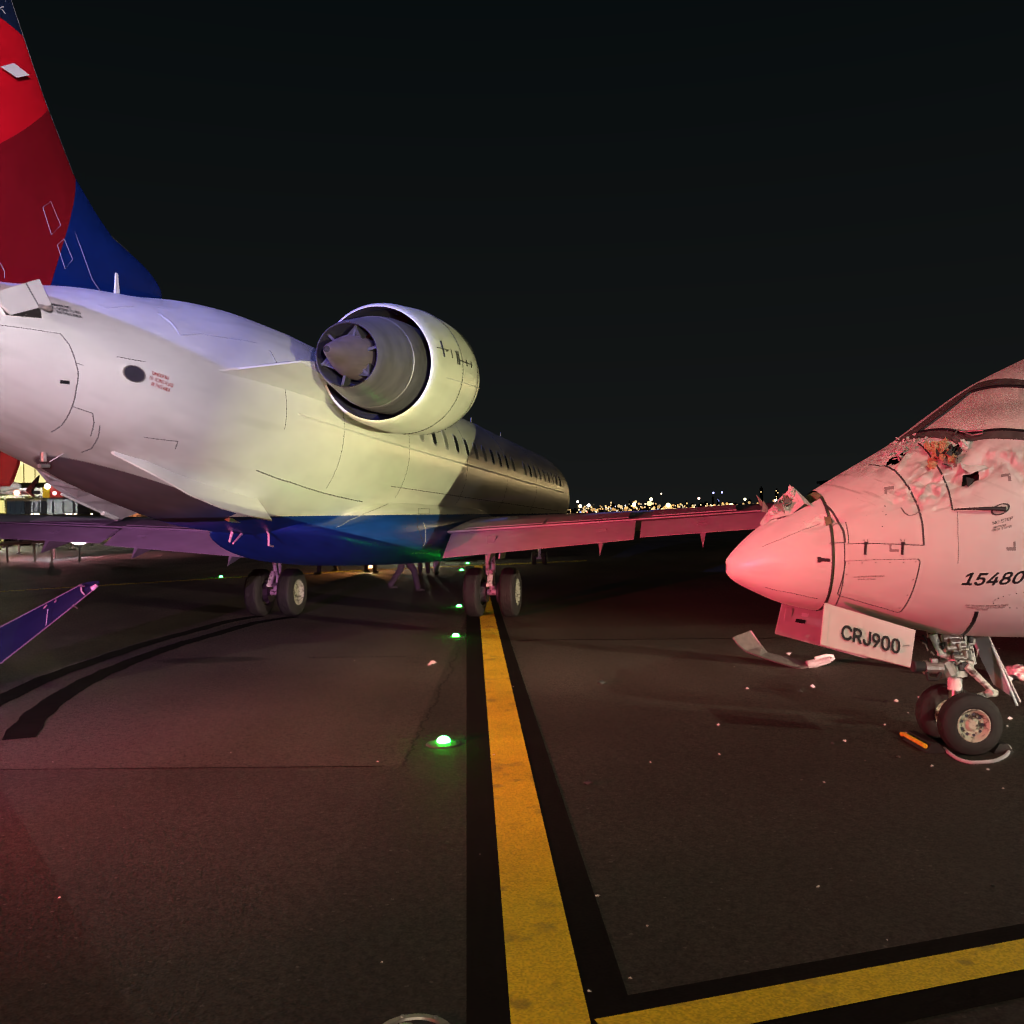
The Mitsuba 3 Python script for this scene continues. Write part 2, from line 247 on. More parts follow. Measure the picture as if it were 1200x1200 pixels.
# ------------------------------------------------------------------ hulls: lofted bodies on which panels, windows and lettering lie
class Hull:
    def __init__(s, fr, u, zc, w, hu, hd, n=2.0, disp=None):
        s.fr, s.u0, s.u1, s.n, s.disp = fr, u[0], u[-1], n, disp
        s.zc, s.w, s.hu, s.hd = (PchipInterpolator(u, q) for q in (zc, w, hu, hd)); s.R = max(w)
    def raw(s, u, th):
        u = np.clip(u, s.u0, s.u1); c, q = np.cos(th), np.sin(th); e = 2.0 / s.n
        r = s.w(u) * np.sign(c) * np.abs(c) ** e
        z = s.zc(u) + np.where(q > 0, s.hu(u), s.hd(u)) * np.sign(q) * np.abs(q) ** e
        return np.stack([u, r, z], -1)
    def nrm(s, u, th):
        a = s.raw(u + 1e-3, th) - s.raw(u - 1e-3, th); b = s.raw(u, th + 1e-3) - s.raw(u, th - 1e-3)
        n = np.cross(b, a); n /= np.linalg.norm(n, axis=-1, keepdims=True) + 1e-12
        out = np.stack([u * 0, np.cos(th), np.sin(th)], -1)
        return n * np.where((n * out).sum(-1, keepdims=True) < 0, -1, 1)
    def loc(s, u, th, off=0.0):
        u, th = np.asarray(u, float), np.asarray(th, float); n = s.nrm(u, th)
        if s.disp is not None: off = off + s.disp(u, th)
        return s.raw(u, th) + n * np.asarray(off)[..., None] if np.ndim(off) else s.raw(u, th) + n * off
    def pt(s, u, th, off=0.0): return s.fr.w(s.loc(np.array([u]), np.array([th]), off))[0]
    def mesh(s, us, m=96, caps=True, keep=None):
        th = np.arange(m) * 2 * pi / m; U, H = np.meshgrid(us, th, indexing='ij')
        g = grid(s.loc(U, H), caps=caps)
        if keep is not None:
            flat = np.r_[keep(U, H).ravel(), True, True] if caps else keep(U, H).ravel()
            g = tm(g.vertices, g.faces[flat[g.faces].all(1)])
        g.remove_unreferenced_vertices()
        m_ = xf(g, s.fr); m_.fix_normals() if keep is None and caps else None
        return m_
    def at(s, x, y):                                   # the (u, angle) of a point measured in the photograph
        d = cam_dir(x, y); d /= np.linalg.norm(d); t = np.linspace(2, 45, 6000); L = s.fr.l(EYE_P + t[:, None] * d)
        def g(L):
            u = np.clip(L[:, 0], s.u0, s.u1); dz = L[:, 2] - s.zc(u); h = np.where(dz > 0, s.hu(u), s.hd(u))
            v = (np.abs(L[:, 1]) / s.w(u)) ** s.n + (np.abs(dz) / h) ** s.n - 1
            return np.where((L[:, 0] < s.u0) | (L[:, 0] > s.u1), 1.0, v)
        v = g(L); k = np.nonzero(v < 0)[0]; i = k[0] if len(k) else int(np.argmin(v)); P = L[i]; u = float(np.clip(P[0], s.u0, s.u1))
        dz = P[2] - s.zc(u); h = s.hu(u) if dz > 0 else s.hd(u); e = s.n / 2
        return u, math.atan2(np.sign(dz) * (abs(dz) / h) ** e, np.sign(P[1]) * (abs(P[1]) / s.w(u)) ** e)
    def uv(s, pts): return [(lambda q: (q[0], q[1] * s.R))(s.at(*p)) for p in pts]
    def sheet(s, poly, off=0.003, step=0.06, base=-0.004):   # a thin sheet with edges, lying on the hull; poly in (u, angle * R)
        out = []
        for g in getattr(poly, 'geoms', [poly]):
            if g.is_empty or g.area < 1e-7: continue
            g = g.segmentize(step); v, f = trimesh.creation.triangulate_polygon(g, engine='earcut')
            v, f = trimesh.remesh.subdivide_to_size(np.c_[v, np.zeros(len(v))], f, step * 1.6, max_iter=14)
            top = s.loc(v[:, 0], v[:, 1] / s.R, off); m = tm(top, f); out.append(m)
            for ring in (g.exterior, *g.interiors):
                c = np.array(ring.coords); a, b = s.loc(c[:, 0], c[:, 1] / s.R, off), s.loc(c[:, 0], c[:, 1] / s.R, base)
                out.append(grid(np.stack([a, b], 0), wrap=False, caps=False))
        return xf(cat(*out), s.fr)
    def line(s, pts, width, off=0.003, closed=False, step=0.07):      # a narrow raised band along a polyline of (u, angle * R)
        p = np.asarray(pts + pts[:1] if closed else pts, float); d = np.r_[0, np.cumsum(np.linalg.norm(np.diff(p, axis=0), axis=1))]
        t = np.unique(np.r_[np.arange(0, d[-1], step), d]); q = np.stack([np.interp(t, d, p[:, k]) for k in (0, 1)], 1)
        g = np.gradient(q, axis=0); g /= np.linalg.norm(g, axis=1, keepdims=True) + 1e-12; n = np.c_[-g[:, 1], g[:, 0]] * width / 2
        L, R_ = q + n, q - n
        return xf(grid(np.stack([s.loc(e[:, 0], e[:, 1] / s.R, o) for e, o in ((L, -.004), (L, off), (R_, off), (R_, -.004))], 1), wrap=False), s.fr)
    def text(s, txt, u, v, height, angle=0.0, shear=0.0, bold=False, off=0.004, sx=1.0, depth=0.003):
        m = meshkit.text_mesh(txt, height, depth, bold=bold); p = m.vertices.copy(); p[:, 0] = p[:, 0] * sx + shear * p[:, 1]
        c, q = math.cos(angle), math.sin(angle); k = s.R / float(s.w(u)); U = u + c * p[:, 0] - q * p[:, 1]; V = v + k * (q * p[:, 0] + c * p[:, 1])
        return xf(tm(s.loc(U, V / s.R, off + p[:, 2] - depth), m.faces), s.fr)
def rounded(pts, r): return sg.Polygon(pts).buffer(-r).buffer(r, resolution=6)

def foil(t, n=22):                                     # closed airfoil outline, chord 0..1 from the leading edge
    x = (1 - np.cos(np.linspace(0, pi, n))) / 2; y = t / 0.2 * (0.2969 * np.sqrt(x) - 0.126 * x - 0.3516 * x**2 + 0.2843 * x**3 - 0.1015 * x**4) + 0.0015
    return np.vstack([np.c_[x, y], np.c_[x[::-1], -y[::-1] * 0.85]])
def wing(secs, fr, t=None):                            # sections (r, a_le, a_te, z_le, z_te, thickness ratio)
    P = []
    for r, le, te, zl, zt, th in secs:
        q = foil(th); c = abs(le - te); P.append(np.stack([le + (te - le) * q[:, 0], np.full(len(q), r), zl + (zt - zl) * q[:, 0] + q[:, 1] * c], 1))
    m = xf(grid(np.array(P)), fr); m.fix_normals(); return m

# ------------------------------------------------------------------ ground
gs = np.r_[-9000, -2000, -400, -80, -25, -8, 0, 8, 25, 80, 400, 2000, 9000]
gy = np.r_[-600, -60, -10, 0, 6, 14, 30, 60, 120, 250, 600, 2000, 9000]
X, Y = np.meshgrid(gs, gy, indexing='ij')
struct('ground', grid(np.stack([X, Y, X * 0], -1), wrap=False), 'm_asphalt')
def strip(left, right, z):                             # a flat sheet between two lines on the ground
    P = np.stack([np.c_[np.array(left, float), np.full(len(left), z)], np.c_[np.array(right, float), np.full(len(right), z)]], 1)
    return grid(P, wrap=False)
TL = lambda s: (-0.95 - 0.0, s)
# the taxi line: yellow, on a black border, running away under the starboard wheels
yy = np.array([1.5, 3.6, 7, 11, 15, 19, 24, 30, 36.0])
yl = np.interp(yy, [1.5, 3.59, 17.0, 36], [0.05, -0.035, -0.59, -1.45]); yr = np.interp(yy, [1.5, 3.58, 17.6, 36], [0.36, 0.262, -0.335, -1.15])
bl = np.interp(yy, [1.5, 3.59, 17.7, 36], [-0.11, -0.20, -0.87, -1.75]); brr = np.interp(yy, [1.5, 3.76, 17.6, 36], [0.55, 0.425, -0.20, -1.0])
struct('ground__taxi_line_border', strip(np.c_[bl, yy], np.c_[brr, yy], 0.004), 'm_black_line')
struct('ground__taxi_line', strip(np.c_[yl, yy], np.c_[yr, yy], 0.008), 'm_yellow_line')
d2 = np.array([1.83, 0.58]); d2 /= np.linalg.norm(d2); n2 = np.array([-d2[1], d2[0]]); o2 = np.array([2.14, 4.075]) 
tt = np.array([-3.2, 0, 6, 12.0])
def side(off): return o2 + tt[:, None] * d2 + off * n2
struct('ground__crossing_line_border', strip(side(0.235), side(-0.285), 0.006), 'm_black_line')
tt = np.array([-1.92, 0, 6, 12.0])
struct('ground__crossing_line', strip(side(0.105), side(-0.115), 0.010), 'm_yellow_line')
struct('ground__far_line', strip([(-40, 12.4), (-14.28, 26.72), (-9.5, 31.2), (-5.25, 34.6), (3, 39)], [(-40, 12.1), (-14.28, 26.40), (-9.5, 30.85), (-5.25, 34.2), (3, 38.6)], 0.004), 'm_yellow_line')
def track(pts, w0, w1):
    p = np.asarray(pts, float); d = np.r_[0, np.cumsum(np.linalg.norm(np.diff(p, axis=0), axis=1))]; t = np.linspace(0, d[-1], 50)
    q = np.stack([PchipInterpolator(d, p[:, k])(t) for k in (0, 1)], 1); g = np.gradient(q, axis=0); g /= np.linalg.norm(g, axis=1, keepdims=True); n = np.c_[-g[:, 1], g[:, 0]]
    w = (w0 + (w1 - w0) * t / d[-1])[:, None] * (1 + 0.06 * np.array([[math.sin(9.1 * x) + math.sin(23 * x + 1)] for x in t])) / 2
    return strip(q + n * w, q - n * w, 0.004)
def gp(x, y): d = cam_dir(x, y); t = -EYE / d[2]; return (EYE_P + t * d)[:2]
struct('ground__tyre_mark', track([gp(*p) for p in ((305, 722), (265, 729), (225, 740), (180, 752), (130, 768), (70, 789), (20, 811), (-40, 842), (-90, 872))], 0.27, 0.27), 'm_skid')
struct('ground__tyre_mark', track([gp(*p) for p in ((345, 723), (300, 730), (250, 744), (205, 757), (160, 773), (115, 792), (80, 811), (50, 832), (22, 866))], 0.25, 0.28), 'm_skid')
struct('ground__joint', strip([(-1.0, 7.32), (-12, 7.62)], [(-1.0, 7.30), (-12, 7.60)], 0.004), 'm_black_line')
struct('ground__joint', strip([(0.05, 14.55), (6, 14.2)], [(0.05, 14.50), (6, 14.15)], 0.004), 'm_black_line')
struct('ground__joint', strip([(-1.45, 13.02), (-2.8, 13.1)], [(-1.45, 12.99), (-2.8, 13.07)], 0.004), 'm_black_line')
struct('river', strip([(-9000, 420), (9000, 420)], [(-9000, 1500), (9000, 1500)], 0.03), 'm_water')

# ------------------------------------------------------------------ lamps behind the camera
for i_l, (name, pos, aim, col, power, beam, lab) in enumerate(LAMPS):
    size = 0.24
    pos, aim = np.array(pos, float), np.array(aim, float); d = aim - pos; d /= np.linalg.norm(d)
    k = thing(name, lab, name.replace('_', ' ')); e1 = np.cross(d, [0, 0, 1]); e1 /= np.linalg.norm(e1); e2 = np.cross(e1, d)
    back = pos - 0.10 * d
    part(k, 'post', bar((back[0], back[1], 0), back - [0, 0, size * 0.6], 0.04), 'm_lamp_body')
    part(k, 'foot', revolve(prof([(0, 0.001), (0, 0.32), (0.06, 0.30), (0.10, 0.06), (0.10, 0.001)], 12), (back[0], back[1], 0.001), (0, 0, 1), 24), 'm_lamp_body')
    part(k, 'housing', obox(pos - 0.2 * d - (e1 + e2) * size * 0.58, e1 * size * 1.16, e2 * size * 1.16, d * 0.19), 'm_lamp_body')
    q = size / 2; v = [pos - e1 * q - e2 * q, pos + e1 * q - e2 * q, pos + e1 * q + e2 * q, pos - e1 * q + e2 * q]
    f = [[0, 1, 2], [0, 2, 3]]
    if np.cross(v[1] - v[0], v[2] - v[0]) @ d < 0: f = [[0, 2, 1], [0, 3, 2]]
    kk = key(k + '__lens'); scene[kk] = mikit.ply(tm(v, f), 'm_plain_white'); scene[kk]['emitter'] = emit(col, 30)
    tip = pos + d * .02
    scene['lamp_' + kk] = {'type': 'spot', 'to_world': T().look_at(origin=tip.tolist(), target=(tip + d).tolist(), up=[0, 0, 1]), 'intensity': rgb(*[c * power for c in col]), 'beam_width': beam[0], 'cutoff_angle': beam[1], 'sampling_weight': float(LAMP_WEIGHT[i_l])}

# barn door added on the first floodlight: an edge that keeps its light off the forward fuselage
# measured points: where the sight line through a pixel of the 1200 frame meets a known plane
def meet(x, y, n, c): d = cam_dir(x, y); return EYE_P + d * (((c - EYE_P) @ n) / (d @ n))
def on_r(x, y, r): return FA.l(meet(x, y, A_R, AO + r * A_R))[0]
def on_a(x, y, a): return FA.l(meet(x, y, A_F, AO + a * A_F))[0]
def on_y(x, y, Y): return meet(x, y, np.array([0, 1.0, 0]), np.array([0, Y, 0]))
def gpt(x, y, z=0.0): return meet(x, y, np.array([0, 0, 1.0]), np.array([0, 0, z]))

# ------------------------------------------------------------------ the airliner seen from behind
def wheel(par, fr, c, axis, R, W, hubm, name='wheel', n=40):
    """rim and bolts as the wheel, the tyre its sub-part; axis points to the outer side."""
    C = fr.w(c)[0]; ax = fr.w(np.asarray(c) + np.asarray(axis))[0] - C; ax /= np.linalg.norm(ax); h = W / 2; r = R * 0.56
    pr = [(-h * .8, r * .92), (-h * .95, r), (-h, r * 1.12), (-h * .98, R * .8), (-h * .8, R * .95), (-h * .62, R * .99)]
    for g in (-.4, -.13, .13, .4): pr += [(h * (g - .05), R), (h * (g - .03), R * .982), (h * (g + .03), R * .982), (h * (g + .05), R)]
    pr += [(h * .62, R * .99), (h * .8, R * .95), (h * .98, R * .8), (h, r * 1.12), (h * .95, r), (h * .8, r * .92)]
    rim = [revolve([(-h * .82, r * .2), (-h * .5, r * .5), (-h * .6, r * .8), (-h * .9, r * .98), (h * .9, r * .98), (h * .93, r * .93), (h * .70, r * .80), (h * .42, r * .70), (h * .38, r * .40), (h * .60, r * .34), (h * .72, r * .25), (h * .72, r * .02)], C, ax, n)]
    ref = np.cross(ax, [0, 0, 1.0]); ref /= np.linalg.norm(ref); up = np.cross(ref, ax)
    for i in range(9):
        g = i * 2 * pi / 9; q = C + ax * h * .42 + (ref * math.cos(g) + up * math.sin(g)) * r * .56
        rim.append(bar(q, q + ax * h * .16, r * .065, sides=6))
    k = part(par, name, cat(*rim), hubm, smooth=25); part(k, 'tyre', revolve(pr, C, ax, n), 'm_rubber', smooth=40)
    for i in range(9):
        g = (i + .5) * 2 * pi / 9; q = C + ax * h * .40 + (ref * math.cos(g) + up * math.sin(g)) * r * .62
        if R > .3 or True: part(k, 'vent_hole', bar(q, q + ax * h * .06, r * .085, sides=10), 'm_duct_dark')
    return k

jet = thing('passenger_jet', 'white regional jet with red and blue tail fin, seen from behind with flaps lowered', 'airplane')
fus = Hull(FA, [-14.2, -13.6, -12.6, -11.4, -10.2, -9.5, -8.5, -7.7, -6.7, -5.3, -4, 15, 16.5, 17.8, 18.9, 19.8, 20.5],
           *(lambda top, bot, w: ((np.array(top) + bot) / 2, w, (np.array(top) - bot) / 2, (np.array(top) - bot) / 2))(
               [3.15, 3.25, 3.42, 3.60, 3.80, 3.95, 4.10, 4.25, 4.35, 4.39, 4.39, 4.39, 4.30, 3.98, 3.45, 3.05, 2.72],
               np.array([3.05, 2.98, 2.88, 2.72, 2.48, 2.28, 2.02, 1.83, 1.65, 1.57, 1.55, 1.55, 1.56, 1.62, 1.75, 1.98, 2.60]),
               [.12, .30, .50, .78, 1.02, 1.14, 1.28, 1.35, 1.40, 1.42, 1.42, 1.42, 1.38, 1.22, .92, .58, .08]))
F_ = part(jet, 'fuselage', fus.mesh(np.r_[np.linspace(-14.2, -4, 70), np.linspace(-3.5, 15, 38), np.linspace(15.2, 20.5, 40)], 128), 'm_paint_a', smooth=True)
SR = fus.R
fair = Hull(FA, [-5.5, -4.8, -4.0, -3.3, -2.2, 0, 3.0, 5.0, 6.4],
            *(lambda top, bot, w: ((np.array(top) * .45 + np.array(bot) * .55), w, (np.array(top) - bot) * .55, (np.array(top) - bot) * .45))(
                [1.80, 1.84, 2.0, 2.14, 2.22, 2.24, 2.26, 2.1, 1.8], np.array([1.60, 1.40, 1.19, 1.10, 1.04, .99, .96, 1.20, 1.62]),
                [.45, .96, 1.25, 1.44, 1.54, 1.57, 1.57, 1.30, .5]), n=2.5)
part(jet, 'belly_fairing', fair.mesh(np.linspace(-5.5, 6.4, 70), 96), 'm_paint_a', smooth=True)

# seams, panels and small marks on the tail
def seam(pts, w=0.012, m='m_seam_soft', closed=False, hull=fus, par=None, raw=False):
    return part(par or F_, 'panel_seam', hull.line(pts if raw else hull.uv(pts), w, closed=closed), m, smooth=False)
seam([(0, 381), (30, 385), (70, 391), (80, 403), (88, 424), (91, 437), (89, 455), (83, 480), (72, 498), (60, 506)])
seam([(88, 425), (97, 428)], .01); seam([(84, 476), (108, 484), (110, 495), (106, 511)], .012); seam([(117, 498), (115, 512), (107, 525), (95, 530)], .012)
seam([(136, 418), (170, 424)], .012); seam([(186, 368), (199, 377), (211, 393), (234, 391), (280, 398), (300, 402)], .012, 'm_seam_light')
seam([(300, 551), (340, 565), (380, 578), (425, 588)], .014); seam([(115, 358), (125, 361), (157, 359)], .010, 'm_seam_light')
seam([(168, 512), (208, 517), (205, 526)], .010); seam([(139, 532), (150, 537), (200, 554), (240, 572), (300, 585)], .008)
part(F_, 'glint_strip', tube([fus.pt(u, -.018, .004) for u in np.linspace(-7.0, 15, 60)], .012, 10), 'm_plain_white')  # white tube stands in for the line of reflected light on the cabin
seam([(u, -0.48 * SR) for u in np.linspace(-3.2, 15, 40)], .012, raw=True)
for u in (-5.6, -2.7, 1.2, 5.3, 9.5): seam([(u, t * SR) for t in np.linspace(-0.62, 1.5, 24)], .010, raw=True)
seam([(-7.3, t * SR) for t in np.linspace(-.2, .55, 16)], .008, raw=True)
hu, hv = fus.uv([(157, 438)])[0]
k = part(jet, 'drain_port', fus.sheet(sg.Point(hu, hv).buffer(.125), .006), 'm_duct_dark', smooth=False)
part(k, 'ring', fus.sheet(sg.Point(hu, hv).buffer(.137).difference(sg.Point(hu, hv).buffer(.122)), .009), 'm_rough_metal', smooth=False)
part(jet, 'fuel_vent', fus.sheet(rounded([(p[0], p[1]) for p in fus.uv([(70, 445), (81, 446), (81, 450), (70, 449)])], .004), .004), 'm_ink', smooth=False)
for i, s in enumerate(('DANGER NO', 'DE-ICING FLUID', 'IN THIS AREA')):
    for (x, y, hh) in ((175, 438, .042), (55, 357, .042)):
        u, v = fus.uv([(x, y)])[0]
        part(jet, 'warning_text', fus.text(s, u + (0.025, 0.0, 0.035)[i], v - i * .066 * SR / float(fus.w(u)), hh, angle=-0.03, sx=.66), 'm_ink_red' if x > 100 else 'm_ink', smooth=False, kind='stuff')
# open service door on the crown by the fin
q = [on_r(x, y, .82) for x, y in ((-12, 344), (45, 327), (59, 357), (12, 369))]
k = part(jet, 'service_door', plate(FA.w(q), .02), 'm_plain_white', smooth=False, label='white service door standing open below the fin')
part(k, 'door_seam', tube(FA.w([on_r(x, y, .835) for x, y in ((30, 331), (47, 361))]), .004, 6), 'm_seam')
part(k, 'stay', tube(FA.w([on_r(44, 358, .8), on_r(58, 362, .95)]), .02, 8), 'm_rough_metal')
part(jet, 'door_opening', fus.sheet(sg.Polygon(fus.uv([(-10, 352), (45, 357), (48, 373), (6, 369)])), .003), 'm_cavity', smooth=False)
part(jet, 'door_opening_frame', fus.line(fus.uv([(-10, 350), (46, 356), (49, 374), (5, 370)]), .014, .008, closed=True), 'm_plain_white', smooth=False)
b0 = on_r(137, 351, .30); b1 = on_r(136.5, 320, .30)
a0 = FA.w(b0)[0]; a1 = FA.w(b1)[0]
k = part(jet, 'blade_antenna', cat(trimesh.convex.convex_hull(np.vstack([a0 + s * A_F * .045 + t * A_R * .012 for s in (-1, 1) for t in (-1, 1)] + [a1 + s * A_F * .016 + t * A_R * .006 for s in (-1, 1) for t in (-1, 1)])), obox(a0 - A_F * .09 - A_R * .05 - A_U * .01, A_F * .18, A_R * .10, A_U * .02)), 'm_plain_white', smooth=False)
for u in (2.0, 7.2, 11):
    a0 = fus.pt(u, pi / 2 - .05); part(jet, 'roof_antenna', trimesh.convex.convex_hull(np.vstack([a0 + s * A_F * .09 + t * A_R * .012 - A_U * .03 for s in (-1, 1) for t in (-1, 1)] + [a0 + A_U * .26 - A_F * .06 + s * A_F * .03 + t * A_R * .008 for s in (-1, 1) for t in (-1, 1)])), 'm_plain_white', smooth=False)

# fin, its dorsal fillet, and the high tailplane
le = np.array([(-7.62, 4.10), (-7.66, 4.36), (-7.76, 4.45), (-7.96, 4.54), (-8.2, 4.60), (-8.56, 4.68), (-8.88, 4.87), (-9.22, 5.13), (-9.65, 5.70), (-10.0, 6.25), (-10.6, 7.20), (-10.95, 7.75)])
P = []
for z in np.r_[np.linspace(3.2, 4.3, 4), np.linspace(4.36, 5.2, 14), np.linspace(5.3, 7.75, 14)]:
    a = float(np.interp(z, le[:, 1], le[:, 0])) if z > 4.10 else -7.62
    c = a + 12.9 + .18 * (z - 4); c = max(c, .5); q = foil(0.055, 26); yq = q[:, 1] * min(c, 4.2) * (1.0 if z < 5 else .95)
    P.append(np.stack([a - q[:, 0] * c, yq, np.full(len(q), z)], 1))
fm = xf(grid(np.array(P)), FA); fm.fix_normals()
fin = part(jet, 'tail_fin', fm, 'm_paint_fin', smooth=40, label='tail fin in bright red, dark red and blue')
def on_fin(x, y): return on_r(x, y, 0.0)
def finline(pts, r=.006, m='m_seam_faint', closed=False):
    out = []
    for x, y in pts:
        p = on_r(x, y, .0); a = float(np.interp(p[2], le[:, 1], le[:, 0])); c = a + 12.9 + .18 * (p[2] - 4); q = foil(.055, 60)[:60]
        r_ = np.interp(np.clip((a - p[0]) / c, 0, 1), q[:, 0], q[:, 1]) * min(c, 4.2) * (1.0 if p[2] < 5 else .95)
        p2 = on_r(x, y, r_); out.append([p2[0], r_ + .002, p2[2]])
    if closed: out.append(out[0])
    return part(fin, 'panel_seam', tube(FA.w(out), r, 6), m)
finline([(40, 139), (50, 164), (62, 190), (75, 219)], .004); finline([(82, 240), (87, 250), (82, 258), (95, 292), (108, 328), (117, 341)], .0045)
finline([(8, 30), (17, 60)], .004); finline([(50, 178), (45, 182), (43, 190), (55, 220), (60, 222), (64, 215), (58, 195)], .0032)
finline([(59, 236), (50, 243), (60, 275), (71, 264)], .0036, closed=True); finline([(75, 280), (67, 287), (76, 315), (85, 304)], .0036, closed=True)
finline([(157, 328), (178, 340), (168, 350)], .0035); finline([(158, 329), (166, 349)], .0035); finline([(0, 308), (5, 318), (5, 326)], .004)
finline([(91, 224), (83, 239)], .004)
finline([(3, -6), (5, 2), (3, 8), (-3, 10), (2, 12), (5, 16)], .011, 'm_plain_white')
part(fin, 'leading_edge', tube(FA.w(np.c_[le[5:, 0] + .004, 0 * le[5:, 0], le[5:, 1]]), .012, 8), 'm_seam_light')
part(fin, 'fillet_edge', tube(FA.w(np.c_[[-8.30, -8.42, -8.60], [0, 0, 0], [4.625, 4.655, 4.70]]), .018, 8), 'm_rough_metal')
q = [on_r(x, y, .20) for x, y in ((1, 78), (16, 74), (34, 88), (20, 91))]
part(fin, 'torn_patch', plate(FA.w(q), .012), 'm_plain_white', smooth=False, label='pale loose flap on the red part of the fin')
for sg_ in (1, -1):
    part(jet, 'tailplane', wing([(0, -10.9, -13.6, 7.8, 7.8, .10), (sg_ * 4.3, -12.9, -14.2, 7.65, 7.65, .09)], FA), 'm_wing_grey')

# ventral strakes, tail bumper and small fittings under the belly
root = [(131, 529), (171, 541), (206, 556), (240, 568), (272, 578), (301, 586)]
hs = [fus.loc(*[np.array([q]) for q in fus.at(x, y)])[0] for x, y in root]; lo = [h + np.array([0, .20, -.26]) * k for h, k in zip(hs, (.10, .55, .85, 1.0, 1.0, .95))]
def ribbon(A, B, th=.03):                              # a fin between two edges, thick at the root
    A, B = np.asarray(A), np.asarray(B); n = np.cross(B - A, np.gradient(A, axis=0)); n /= np.linalg.norm(n, axis=1, keepdims=True)
    P = np.stack([A + n * th, B + n * th * .4, B - n * th * .4, A - n * th], 1); m = grid(P); m.fix_normals(); return m
part(jet, 'ventral_strake', xf(ribbon(np.array(hs) - [0, .03, -.03], lo, .022), FA), 'm_plain_white', smooth=False)
hp = [fus.loc(np.array([u]), np.array([t]))[0] for u, t in ((-8.6, pi + .98), (-8.0, pi + .92), (-7.2, pi + .86), (-6.3, pi + .84))]
lp = [on_r(33, 537, -1.02), on_r(57, 566, -1.1), on_r(90, 588, -1.15), on_r(140, 608, -1.2)]
part(jet, 'ventral_strake', xf(ribbon(hp, lp), FA), 'm_door_purple', smooth=False)
part(jet, 'lit_strake_edge', xf(tube([on_r(72, 579, -1.1), on_r(122, 602, -1.17)], .014, 8), FA), 'm_plain_white')  # white tube draws the lit lower edge of the shaded strake
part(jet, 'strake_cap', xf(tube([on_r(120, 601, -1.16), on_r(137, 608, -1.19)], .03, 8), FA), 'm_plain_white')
part(jet, 'belly_light', xf(cat(tube([on_r(51, 523, .05), on_r(51, 541, .05)], .032, 10), tube([on_r(46, 546, .05), on_r(57, 546, .05)], .02, 8)), FA), 'm_rough_metal')
part(jet, 'drain_door', xf(cat(obox(on_r(57, 541, .1), on_r(75, 531, .1) - on_r(57, 541, .1), (0.0, .02, 0), (0, .10, .05))), FA), 'm_flap_grey', smooth=False)
c4 = [on_a(253, 602, -7.0), on_a(268, 611, -7.0), on_a(300, 608, -6.2), on_a(276, 598, -6.0)]
part(jet, 'drain_fairing', plate(FA.w(c4), .05), 'm_plain_white', smooth=False)
for (x0, y0, x1, y1, r) in ((272, 624, 269, 635, .022), (283, 626, 273, 637, .018)): part(jet, 'drain_mast', xf(tube([on_r(x0, y0, .1), on_r(x1, y1, .1)], [r, r * .7], 8), FA), 'm_plain_white')
part(jet, 'drain_mast', xf(cat(tube([on_r(309, 617, .3), on_r(315, 626, .3), on_r(315, 639, .3), on_r(320, 640, .3)], .016, 8)), FA), 'm_plain_white')
for pp in ([(422, 652), (458, 652), (457, 624), (461, 620)],): seam([(487, 652), (489, 618), (489, 606)], .010, 'm_seam', hull=fair); seam([(482, 648), (503, 648)], .010, 'm_seam_light', hull=fair); seam([(496, 612), (496, 640)], .007, 'm_seam_light', hull=fair)
seam([(393, 618), (408, 610), (425, 603)], .010, 'm_seam_light', hull=fair)
seam([(424, 603), (445, 595), (470, 583), (484, 580)], .014, hull=fair); seam([(490, 596), (503, 596), (503, 602), (490, 602)], .008, closed=True, hull=fair)

# barn doors added to shape the lamp beams; the first throws the straight shade edge across the cabin wall
def added_barn_door(lamp, i, q1, q2, out, ext=9.0, reach=.55):
    lp = np.array(LAMPS[i][1], float); d1, d2 = [(np.array(q, float) - lp) / np.linalg.norm(np.array(q, float) - lp) * .5 for q in (q1, q2)]
    e = d2 - d1; lo, hi = lp + d1 - e * ext, lp + d2 + e * ext; o = np.cross(e, d1); o /= np.linalg.norm(o); o *= np.sign(o @ np.array(out, float)) * reach
    part(lamp, 'added_barn_door', plate([lo, hi, hi + o, lo + o], .004), 'm_lamp_body', smooth=False)
added_barn_door('floodlight', 0, fus.pt(*fus.at(518, 583)), fus.pt(*fus.at(546, 537)), (1, 0, 0))
added_barn_door('floodlight', 0, FA.w([-5.6, 1.4, 1.62])[0], FA.w([-0.6, 1.5, 1.15])[0], (0, 0, -1), ext=2.0)
added_barn_door('floodlight_001', 1, (-9, 10, 2.02), (0, 10, 2.02), (0, 0, -1), ext=1.0)
added_barn_door('beacon_light', 5, FA.w([-1.5, 9, 1.95])[0], FA.w([-1.5, -9, 2.05])[0], (0, 0, 1), ext=.12)
added_barn_door('beacon_light_002', 7, FA.w([-1.5, 1.2, 2.15])[0], FA.w([-1.5, 9, 2.5])[0], (0, 0, -1), ext=1.2)
added_barn_door('added_mast', 3, (-4, 14.2, 0), (9, 14.2, 0), (0, 0, 1), ext=1.0)
added_barn_door('added_mast_001', 4, (-9, 15.8, 0), (4, 15.8, 0), (0, 0, 1), ext=1.0)
added_barn_door('beacon_light_001', 6, FA.w([-1.5, 3, 2.0])[0], FA.w([-1.5, -9, 2.2])[0], (0, 0, 1), ext=.2)
